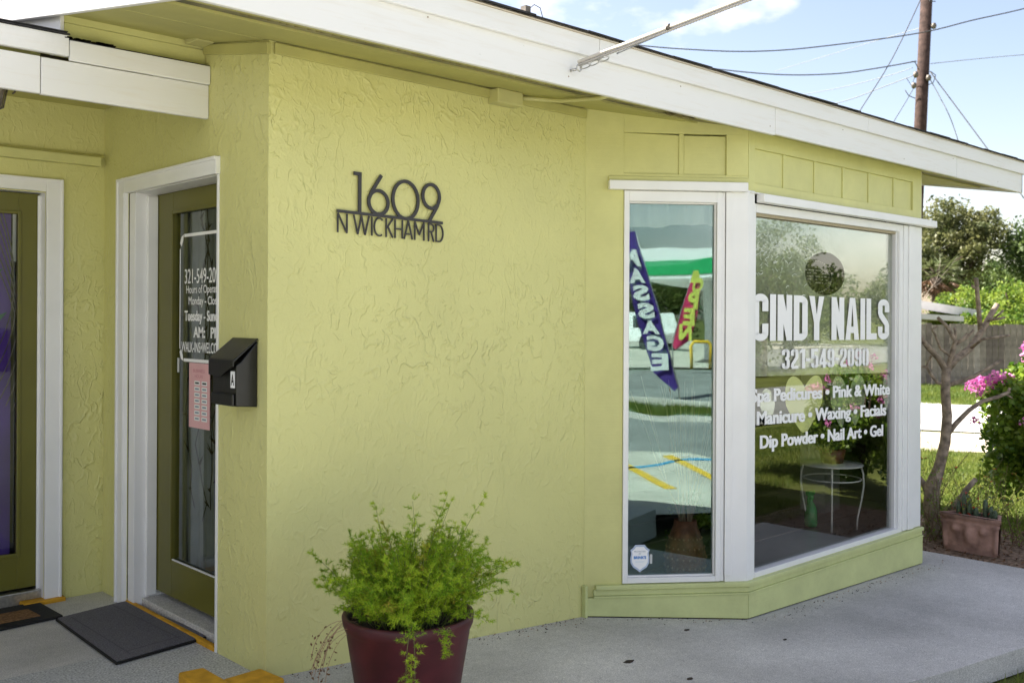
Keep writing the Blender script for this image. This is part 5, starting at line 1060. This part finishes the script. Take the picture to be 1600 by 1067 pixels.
wisp((7.75, 3.35, GZ), 34, .75, 'wispy red flowered shrub behind the left end of the terracotta trough', 1); wisp((8.05, 3.15, GZ), 34, .65, 'wispy red flowered shrub directly behind the middle of the trough', 2)
wisp((8.15, 2.80, GZ), 30, .60, 'wispy red flowered shrub behind the right end of the trough under the bougainvillea', 3); wisp((7.9, 3.8, GZ), 26, .75, 'wispy red flowered shrub between the pruned tree and the bay window', 4)
# bougainvillea hedge
def boug(pos, rad, h_, n, label, pk=.10):
    root = empty('bougainvillea', pos, label, 'shrub', 'pink flowered bougainvillea shrubs'); pos = np.array(pos); m = MB()
    for j in range(8):
        a = random.random()*6.28; m.tube([Vector(pos), Vector(pos)+Vector((math.cos(a)*rad*.3, math.sin(a)*rad*.3, h_*.4)), Vector(pos)+Vector((math.cos(a)*rad*.7, math.sin(a)*rad*.7, h_*.75))], [.022, .014, .006], BARKD, 6)
    m.build('stem', root); cc = pos+np.array([0, 0, h_*.5]); Bl = blob(cc, (rad*.8, rad*.8, h_*.42), 44, .2); P = []
    for b in Bl: c2 = rad*.34*random.uniform(.7, 1.3); P.append(blob(b, (c2, c2, c2*.9), n//44, .1))
    P = np.vstack(P); P = P[P[:, 2] > pos[2]+.02]; link('foliage', leafmesh('foliage', P, None, .058, [L_BOUG], 'quad', .62), root)
    Q = []
    cand = Bl[Bl[:, 2] > cc[2]+.14*h_]
    for b in cand[:int(95*pk)]:
        o2 = b+(b-cc)/np.linalg.norm((b-cc)/np.array([rad, rad, h_*.5]))*(1-np.linalg.norm((b-cc)/np.array([rad, rad, h_*.5])))*1.02+0*b; Q.append(blob(o2+rng.normal(0, .04, 3), (rad*.22, rad*.22, rad*.14), 240, .1))
    for k in range(12): d_ = rng.normal(size=3); d_[2] = abs(d_[2])*.8; d_ /= np.linalg.norm(d_); Q.append(blob(cc+d_*np.array([rad, rad, h_*.55])*.98, (.05, .05, .05), 22, .1))
    link('flower_cluster', leafmesh('flower_cluster', np.vstack(Q), None, .032, [L_PINK], 'quad', .8), root)
boug((9.02, 2.98, GZ), .62, 1.50, 19000, 'pink flowering bougainvillea shrub nearest the trough at the right edge')
boug((9.35, 2.0, GZ), .60, 1.40, 14000, 'pink flowering bougainvillea second along the hedge, seen mirrored in the front window', .04); boug((9.9, 1.0, GZ), .6, 1.3, 12000, 'pink flowering bougainvillea at the street end of the hedge, mirrored in the front window', .04)

# grass blades
def grass(name, pts, n, h_, z0, keep=None, lm=L_GRASS):
    P = np.array(pts); mn, mxx = P.min(0), P.max(0); C_ = []
    X = rng.random((n*3, 2))*(mxx-mn)+mn
    inside = np.zeros(len(X), bool); k = len(P); j = k-1
    for i in range(k):
        c2 = ((P[i, 1] > X[:, 1]) != (P[j, 1] > X[:, 1])) & (X[:, 0] < (P[j, 0]-P[i, 0])*(X[:, 1]-P[i, 1])/(P[j, 1]-P[i, 1]+1e-12)+P[i, 0]); inside ^= c2; j = i
    X = X[inside][:n]; C_ = np.column_stack([X, np.full(len(X), z0)]); d = rng.normal(0, .45, (len(X), 3)); d[:, 2] = 1; d /= np.linalg.norm(d, axis=1)[:, None]
    o = link(name, leafmesh(name, C_, d, h_, [lm], 'tri', .16 if h_ < .07 else .1)); tag(o, kind='stuff', label='short green and yellow lawn grass', cat='grass'); return o
o = grass('grass_corner', [(3.6, .4), (3.6, 2.0), (4.4, 1.93), (5.6, 1.77), (7.1, 1.57), (8.5, 1.5), (8.5, -2.4), (4.3, -2.4)], 60000, .055, -.31); o['label'] = 'clumpy grass along the front edge of the concrete walkway'
o = grass('grass_yard', [(8.4, 2.8), (9.2, 6.0), (12.9, 6.9), (13.4, 4.2), (11.0, 2.6)], 42000, .07, -.31); o['label'] = 'sunlit tufty grass between the planting bed and the sandy verge'
gq = gz((1380, 628), (1640, 640), (1700, 601), (1380, 598), -.3); o = grass('grass_fence', gq, 26000, .12, -.31); o['label'] = 'bright grass strip at the foot of the wooden fence'
o = grass('grass_verge', [(8.5, -2.4), (8.5, .6), (16, .6), (16, -2.6)], 45000, .075, -.31); o['label'] = 'sunlit roadside grass mirrored in the front window'
o = grass('grass_median', [(-7, -10), (6, -10.3), (6, -7.4), (-7, -7.7)], 22000, .11, -.31); o['label'] = 'strip of grass between the street lanes mirrored in the side window'
# leaf litter on the bed
C_ = np.column_stack([rng.uniform(7.12, 8.5, 900), rng.uniform(1.5, 4.2, 900), rng.uniform(-.284, -.272, 900)]); o = link('leaf_litter', leafmesh('leaf_litter', C_, None, .03, [L_DEAD], 'quad', .5)); tag(o, 'dry brown leaf litter scattered over the planting bed', 'leaves', kind='stuff')
# stains on the walkway
for (px, py, r_, lb) in ((983, 1033, .022, 'dark squashed gum spot on the walkway nearest the pot'), (1078, 1059, .014, 'small dark gum spot at the bottom edge of the walkway'), (1226, 996, .010, 'tiny dark spot on the walkway in front of the bay corner'), (1073, 982, .014, 'faint brown spot on the walkway below the side window')):
    q = onz(px, py, -.10); z = zg(q.x); q = onz(px, py, z+.003); m = MB(); m.prism([(q.x+r_*1.5*math.cos(i*.6283)*random.uniform(.5, 1.2), q.y+r_*.8*math.sin(i*.6283)*random.uniform(.5, 1.2), zg(q.x)+.0005) for i in range(10)], (0, 0, .003), SOIL); tag(m.build('gum_spot'), lb, 'stain')

# ================================================================== BACKDROP
fc = empty('board_fence', dep(1500, 600, 25.8), 'weathered grey vertical board fence behind the yard', 'fence')
fa = dep(1300, 505, 26.2); fb = dep(1720, 510, 25.2); fd = Vector((fb.x-fa.x, fb.y-fa.y, 0)); fl = fd.length; fd.normalize(); fn = Vector((-fd.y, fd.x, 0))
fmesh = {}
for mt_ in (FENCEM, FENCE2, FENCE3): fmesh[mt_.name] = MB().obox((0, 0, 0), fd*.140, fn*.02, (0, 0, 1.63), mt_).mesh('fence_board')
nb = int(fl/.148)
for i in range(nb):
    me = fmesh[random.choice((FENCEM, FENCE2, FENCE3, FENCEM)).name]; o = bpy.data.objects.new('fence_board', me); COL.objects.link(o); o.parent = fc
    o.location = Vector((fa.x, fa.y, -.31))+fd*(i*.148)+fn*random.uniform(-.008, .008)+Vector((0, 0, random.uniform(-.03, .02)))-fc.location
for z in (.1, .75, 1.15): m = MB(); m.obox(Vector((fa.x, fa.y, z))+fn*.03, fd*fl, fn*.04, (0, 0, .09), FENCEM); m.build('rail', fc)
# neighbour carport roofs
cp = empty('carport', dep(1480, 490, 31), 'low white metal carport roof beyond the board fence', 'carport')
def roofslab(P, D1, D2, th, name, mt):
    A_, B_ = dep(*P[0], D1), dep(*P[1], D1); C2, D_ = dep(*P[2], D2), dep(*P[3], D2); m = MB(); m.prism([A_, B_, C2, D_], (0, 0, -th), mt); return m.build(name, cp)
CPW = mat('white_metal_roof', (.62, .60, .58), .5, noise=(4, .12))
A_ = dep(1300, 447, 31); B_ = dep(1558, 489, 31); bk = FW*5+Vector((0, 0, .35))
m = MB(); m.prism([A_, B_, B_+bk, A_+bk], (0, 0, -.08), CPW); m.build('roof_panel', cp)
m = MB(); m.prism([A_-Vector((0, 0, .08)), B_-Vector((0, 0, .08)), B_-Vector((0, 0, .26)), A_-Vector((0, 0, .26))], FW*.04, CPW); m.build('fascia', cp)
A2 = dep(1300, 482, 30); B2 = dep(1506, 494, 30); m = MB(); m.prism([A2, B2, B2+FW*3, A2+FW*3], (0, 0, -.16), CPW); m.build('lower_roof_panel', cp)
for px in (1340, 1443, 1500): q = dep(px, 500, 30.5); m = MB(); m.box((q.x-.05, q.y-.05, -.31), (q.x+.05, q.y+.05, 1.35), WHITEP); m.build('post', cp)
# trees and bushes beyond the fence
def gp(px, D): q = dep(px, 494, D); return (q.x, q.y, -.31)
tree('oak_tree', 'large dark oak with fine foliage rising behind the carport', gp(1484, 46), 7.5, 2.25, 15000, .20, L_OAK, trunk_r=.25, group='trees beyond the fence')
tree('oak_tree', 'broad dark oak at the far right behind the bright bushes', gp(1655, 44), 6.5, 3.0, 13000, .19, L_DARK, trunk_r=.22, group='trees beyond the fence')
tree('oak_tree', 'lower dark tree filling the gap between the two oaks', gp(1545, 50), 4.9, 2.8, 11000, .2, L_DARK, trunk_r=.22, group='trees beyond the fence')
tree('oak_tree', 'oak mostly hidden behind the salon, left of the palm', gp(1395, 45), 5.9, 2.6, 9000, .2, L_OAK, trunk_r=.25, group='trees beyond the fence')
for i, (px, D, r_, h_, lb) in enumerate(((1465, 34, 1.3, 2.3, 'lowest yellow green bush above the carport roof'), (1510, 35, 1.5, 3.0, 'yellow green bush left of the tallest stub of the pruned tree'), (1555, 34, 1.6, 3.2, 'tall yellow green bush above the middle of the fence'), (1600, 33, 1.7, 3.3, 'yellow green bush at the right edge above the fence'), (1530, 31, 1.2, 2.2, 'low yellow green bush just over the fence top'), (1585, 30.5, 1.2, 2.3, 'rounded low yellow green bush at the right over the fence'), (1650, 32, 1.7, 3.3, 'yellow green bush just outside the right edge'))):
    bush('leafy_bush', lb, gp(px, D), r_, h_, 5200, .13, L_BUSH, 'bush', 'bright bushes beyond the fence', ncl=30)
# palm
pa = empty('palm_tree', gp(1462, 40), 'shaggy palm with drooping fronds left of the large oak', 'palm'); pb = Vector(gp(1462, 40)); crownp = pb+Vector((0, 0, 3.5)); m = MB(); m.tube([pb, pb+Vector((.1, 0, 1.8)), crownp], [.2, .17, .2], BARKD, 10); m.build('trunk', pa)
for k in range(26):
    a = k*2.399; el_ = .9-1.9*k/26; d_ = Vector((math.cos(a)*math.cos(el_), math.sin(a)*math.cos(el_), math.sin(el_))); tip = crownp+d_*.62; C_ = []; Dn = []
    for j in range(34):
        s2 = (j/33-.5)*2.7; side_ = d_.cross(UP); side_ = side_.normalized() if side_.length > .01 else Vector((1, 0, 0)); dd2 = (d_*math.cos(s2)+side_*math.sin(s2)+UP*random.uniform(-.25, .1)-UP*.25*abs(s2)).normalized(); C_.append(tuple(tip)); Dn.append(tuple(dd2))
    me = leafmesh('frond', np.array(C_), np.array(Dn), .62, [L_PALM if k < 16 else L_DEAD], 'tri', .08); o = link('frond', me, pa)
    m = MB(); m.tube([crownp, tip], [.02, .012], BARKD, 4); m.build('frond_stalk', pa)
# dead sapling
ds = empty('dead_sapling', gp(1444, 33), 'leafless dead sapling with thin forked twigs beside the palm', 'tree'); m = MB(); tips = []
limb(m, Vector(gp(1443, 33)), (0.02, 0, 1), 2.2, .06, 3, DEADW, tips, .55); m.build('branch', ds)
# utility pole and lines
D_P = 27.0; up_ = empty('utility_pole', dep(1420, 575, D_P), 'leaning dark wooden utility pole with cables above the roof', 'utility pole')
b0 = dep(1419, 580, D_P); t0 = dep(1450.5, -60, D_P); b0.z = -.3
m = MB(); m.tube([b0, (b0+t0)/2, t0], [.185, .165, .15], POLE, 16); m.build('shaft', up_)
m = MB()
for px, py in ((1459, 41), (1431, 117), (1428, 134), (1451, 122)): q = dep(px, py, 26.8); m.lathe([(0, -.09), (.05, -.07), (.075, 0), (.05, .07), (0, .09)], q, IRON, 10)
m.build('insulator', up_)
m = MB()
for P in (((1424, 96), (1430, 98), (1436, 110)), ((1416, 122), (1424, 134), (1431, 117)), ((1414, 141), (1420, 150), (1430, 154)), ((1454, 112), (1462, 118), (1458, 130), (1450, 133)), ((1451, 2), (1462, 3))): m.tube([dep(x, y, 26.8) for x, y in P], .012, WIRE, 4)
m.build('bracket', up_)
def wire(label, P, r_, D0=26.8, D1=None, mt=WIRE, name='overhead_wire'):
    n_ = len(P); m = MB(); D1 = D1 or D0; xs0, xs1 = P[0][0], P[-1][0]
    # smooth catenary through the given points
    Q = []
    for i in range(n_-1):
        p0 = P[max(i-1, 0)]; p1 = P[i]; p2 = P[i+1]; p3 = P[min(i+2, n_-1)]
        for k in range(8):
            t = k/8; f_ = lambda a, b, c, d: .5*((2*b)+(-a+c)*t+(2*a-5*b+4*c-d)*t*t+(-a+3*b-3*c+d)*t*t*t)
            Q.append((f_(p0[0], p1[0], p2[0], p3[0]), f_(p0[1], p1[1], p2[1], p3[1])))
    Q.append(P[-1]); m.tube([dep(x, y, D0+(D1-D0)*(x-xs0)/((xs1-xs0) or 1)) for x, y in Q], r_, mt, 6); return tag(m.build(name), label, 'wire', 'overhead wires by the utility pole')
wire('thick upper cable passing in front of the pole to the right edge', [(600, -40), (800, 30), (960, 66), (1100, 79), (1200, 80), (1300, 71), (1437, 52), (1520, 32), (1600, 14), (1750, -25)], .015, 24.5)
wire('thick twisted cable meeting the pole lower down from the left', [(700, 20), (900, 70), (1060, 100), (1200, 116), (1300, 116), (1370, 107), (1432, 96)], .016)
wire('guy wire slanting from the pole top down to the roof edge', [(1443, -10), (1395, 90), (1342, 176), (1290, 260)], .014)
wire('guy wire slanting from the pole down to the right over the roof end', [(1453, 112), (1500, 175), (1552, 245), (1600, 310)], .014, 26.8, 24)
wire('thin wire running level from the pole to the right edge', [(1454, 100), (1520, 93), (1600, 86), (1700, 80)], .010, 26.8, 30, WIREG)
wire('thin short wire falling left from the lowest insulator', [(1430, 134), (1412, 165), (1395, 193), (1370, 240)], .010)
wire('faint thin wire fanning left below the twisted cable', [(1428, 118), (1370, 140), (1320, 158), (1200, 190)], .012, 26.8, 30, WIREG)
wire('faint wire fanning left just under the pole insulators', [(1426, 106), (1390, 118), (1300, 140), (1150, 165)], .010, 26.8, 32, WIREG)
wire('faint thin wire rising to the left above the twisted cable', [(1460, 38), (1400, 55), (1300, 85), (1210, 112)], .010, 27.5, 40, WIREG)
wire('thin second guy wire hanging beside the right one', [(1452, 122), (1470, 155), (1485, 185), (1500, 228), (1520, 280)], .012, 26.8, 26, WIREG)

# ================================================================== STREET SIDE, seen mirrored in the windows
# feather flags
def flag(name, label, base, lean, Hh, wmax, mt, capm, word, letter_mt, u, letw, z0=.30):
    root = empty(name, base, label, 'flag'); base = Vector(base); u = Vector(u).normalized(); m = MB()
    def edge(t): return base+u*(lean*(.85*t+.15*t*t))+UP*(z0+(Hh-z0)*t)
    m.tube([base, base+UP*z0*.5, edge(0), edge(.25), edge(.5), edge(.75), edge(1.0)], [.022, .021, .02, .017, .014, .01, .007], STEEL, 6); m.build('pole', root)
    n_ = 24; V = []; Fc = []
    for i in range(n_+1):
        t = i/n_; w = wmax*math.sin(math.pi*min(1, (t*.86+.10)))**.5*(1 if t > .12 else .35+t*5.4); e_ = edge(t)
        for j in range(5): s2 = j/4; V.append(tuple(e_+u*(w*s2)+UP*(-.12*s2*(1-t))+u.cross(UP)*(.05*math.sin(t*9+s2*3)*s2)))
    for i in range(n_):
        for j in range(4): k = i*5+j; Fc.append((k, k+1, k+6, k+5))
    m = MB(); cut = int(n_*.87)*4; m.add(V, Fc[:cut], mt, True); m.add(V, Fc[cut:], capm, True); m.build('banner', root)
    nl = len(word); nn = u.cross(UP)
    for i, ch in enumerate(word):
        t = .90-(i+.5)*(.80/nl); e_ = edge(t)+u*(wmax*.5-letw/2); text('lettering', ch, e_-UP*(Hh*.34/nl)+nn*.07, u, (UP+u*(lean/Hh)*1.2*t), letw, Hh*.68/nl, letter_mt, root, .05)
        text('lettering', ch, e_+u*letw-UP*(Hh*.34/nl)-nn*.07, -u, (UP+u*(lean/Hh)*1.2*t), letw, Hh*.68/nl, letter_mt, root, .05)
flag('feather_flag', 'tall purple feather flag reading MASSAGE mirrored in the side window', (-1.28, -11.0, -.26), .85, 3.45, .50, PURPLE, PURPLE, 'MASSAGE', WHITEP, (-.866, .5, 0), .36)
flag('feather_flag', 'pink feather flag with lime top reading OPEN mirrored in the side window', (-4.88, -19.85, -.26), -.60, 3.15, -.52, MAG, LIME, 'OPEN', LIME, (-.866, .5, 0), .36, .8)
# filling station canopy
gs = empty('station_canopy', (-9, -32, -.26), 'green and white filling station canopy mirrored in the side window', 'canopy')
ca = Vector((-14.4, -51, 0)); cbv = Vector((-8.0, -24.5, 0)); cd = (cbv-ca); cl = cd.length; cd.normalize(); cnn = Vector((cd.y, -cd.x, 0))
m = MB(); m.obox(ca+UP*2.85, cd*cl, cnn*9, UP*.14, WHITEP); m.obox(ca+UP*3.53, cd*cl, cnn*9, UP*.38, WHITEP); m.build('white_band', gs); m = MB(); m.obox(ca+UP*2.99-cnn*.03, cd*(cl+.03), cnn*9.06, UP*.54, GREENP); m.build('green_band', gs)
for t, d_ in ((.2, 2), (.8, 2), (.2, 7), (.8, 7)): q = ca+cd*cl*t+cnn*d_; m = MB(); m.box((q.x-.2, q.y-.2, -.26), (q.x+.2, q.y+.2, 2.85), WHITEP); m.build('column', gs)
for (t, d_, lb) in ((.72, 2.5, 'white and green fuel pump under the canopy, mirrored beside the pink flag'), (.35, 2.5, 'white and green fuel pump under the far end of the canopy')):
    q = ca+cd*cl*t+cnn*d_; r0 = empty('fuel_pump', (q.x, q.y, -.26), lb, 'fuel pump', 'fuel pumps'); m = MB(); m.box((q.x-.4, q.y-.3, -.2), (q.x+.4, q.y+.3, 1.5), WHITEP); m.build('cabinet', r0); m = MB(); m.box((q.x-.42, q.y-.32, 1.5), (q.x+.42, q.y+.32, 1.9), GREENP); m.build('header', r0); m = MB(); m.box((q.x-.25, q.y+.3, .6), (q.x+.25, q.y+.33, 1.2), INK); m.build('display', r0)
hb = Vector((-5.55, -23.1, -.26)); m = MB(); hu = Vector((.84, -.5, 0)); m.tube([hb, hb+UP*.75, hb+UP*.9+hu*.12, hb+UP*.9+hu*.62, hb+UP*.75+hu*.74, hb+hu*.74], .06, YLINE, 8); tag(m.build('hoop_bollard'), 'yellow hoop bollard by the forecourt mirrored below the pink flag', 'bollard')
# parked white van on the forecourt
vn = empty('parked_van', (-14.5, -38, -.26), 'white van parked on the forecourt, mirrored behind the flags', 'van'); q = Vector((-14.5, -38, -.26)); vu = Vector((.8, .6, 0)); vv = Vector((.6, -.8, 0))
m = MB(); m.prism([q+vu*a+UP*b for a, b in ((-2.3, .35), (2.3, .35), (2.4, .9), (2.1, 1.15), (1.5, 1.95), (-2.2, 2.05), (-2.35, 1.6))], vv*1.8, WHITEP); m.build('body', vn, .08)
for a in (-1.4, 1.5):
    for s2 in (-.02, 1.62): c0 = q+vu*a+UP*.36+vv*s2; m = MB(); P = [c0+vu*(.36*math.cos(i*.3927))+UP*(.36*math.sin(i*.3927)) for i in range(16)]; m.prism(P, vv*.2, RUBBER); m.build('wheel', vn)
m = MB(); m.prism([q-vv*.012+vu*a+UP*b for a, b in ((.5, 1.2), (1.85, 1.2), (1.4, 1.85), (.5, 1.85))], vv*.01, INK); m.build('window', vn)
# street trees that close the mirrored view
ST = [((-22, -62, -.3), 6.5, 5.0), ((-30, -60, -.3), 9, 5.5), ((-13, -64, -.3), 8.5, 4.6), ((-3, -58, -.3), 6, 5), ((25.6, -10.3, -.3), 5.6, 2.1), ((28.6, -11.2, -.3), 4.6, 1.7), ((52, -31, -.3), 5.2, 3.6), ((55, -26, -.3), 4.6, 3.4), ((60, -22, -.3), 4.8, 3.6), ((66, -15, -.3), 6, 4), ((46, -36, -.3), 8, 4.5)]
LB = ['dark tree behind the canopy left of the pink flag in the side window mirror', 'spreading dark tree at the far end of the filling station canopy', 'rounded tree behind the fuel pumps mirrored at the right of the side window', 'tree beyond the near corner of the forecourt', 'tall green tree on the verge mirrored at the upper left of the front window', 'smaller green tree beside the tall verge tree, mirrored behind the round sign', 'low tree across the far lane mirrored left of centre behind the salon name', 'low tree across the far lane mirrored at the centre behind the salon name', 'low tree across the far lane mirrored at the right behind the salon name', 'distant tree down the street to the east, outermost of the far row', 'tall tree across the far lane mirrored at the left edge of the front window']
for k, ((p, h_, r_), lb) in enumerate(zip(ST, LB)): tree('street_tree', lb, p, h_, r_, 8000 if 4 <= k <= 8 else 5200, (.14 if k in (4, 5) else .34), L_TREE, trunk_r=.2, group='trees across the street', depth=2, hide=1)
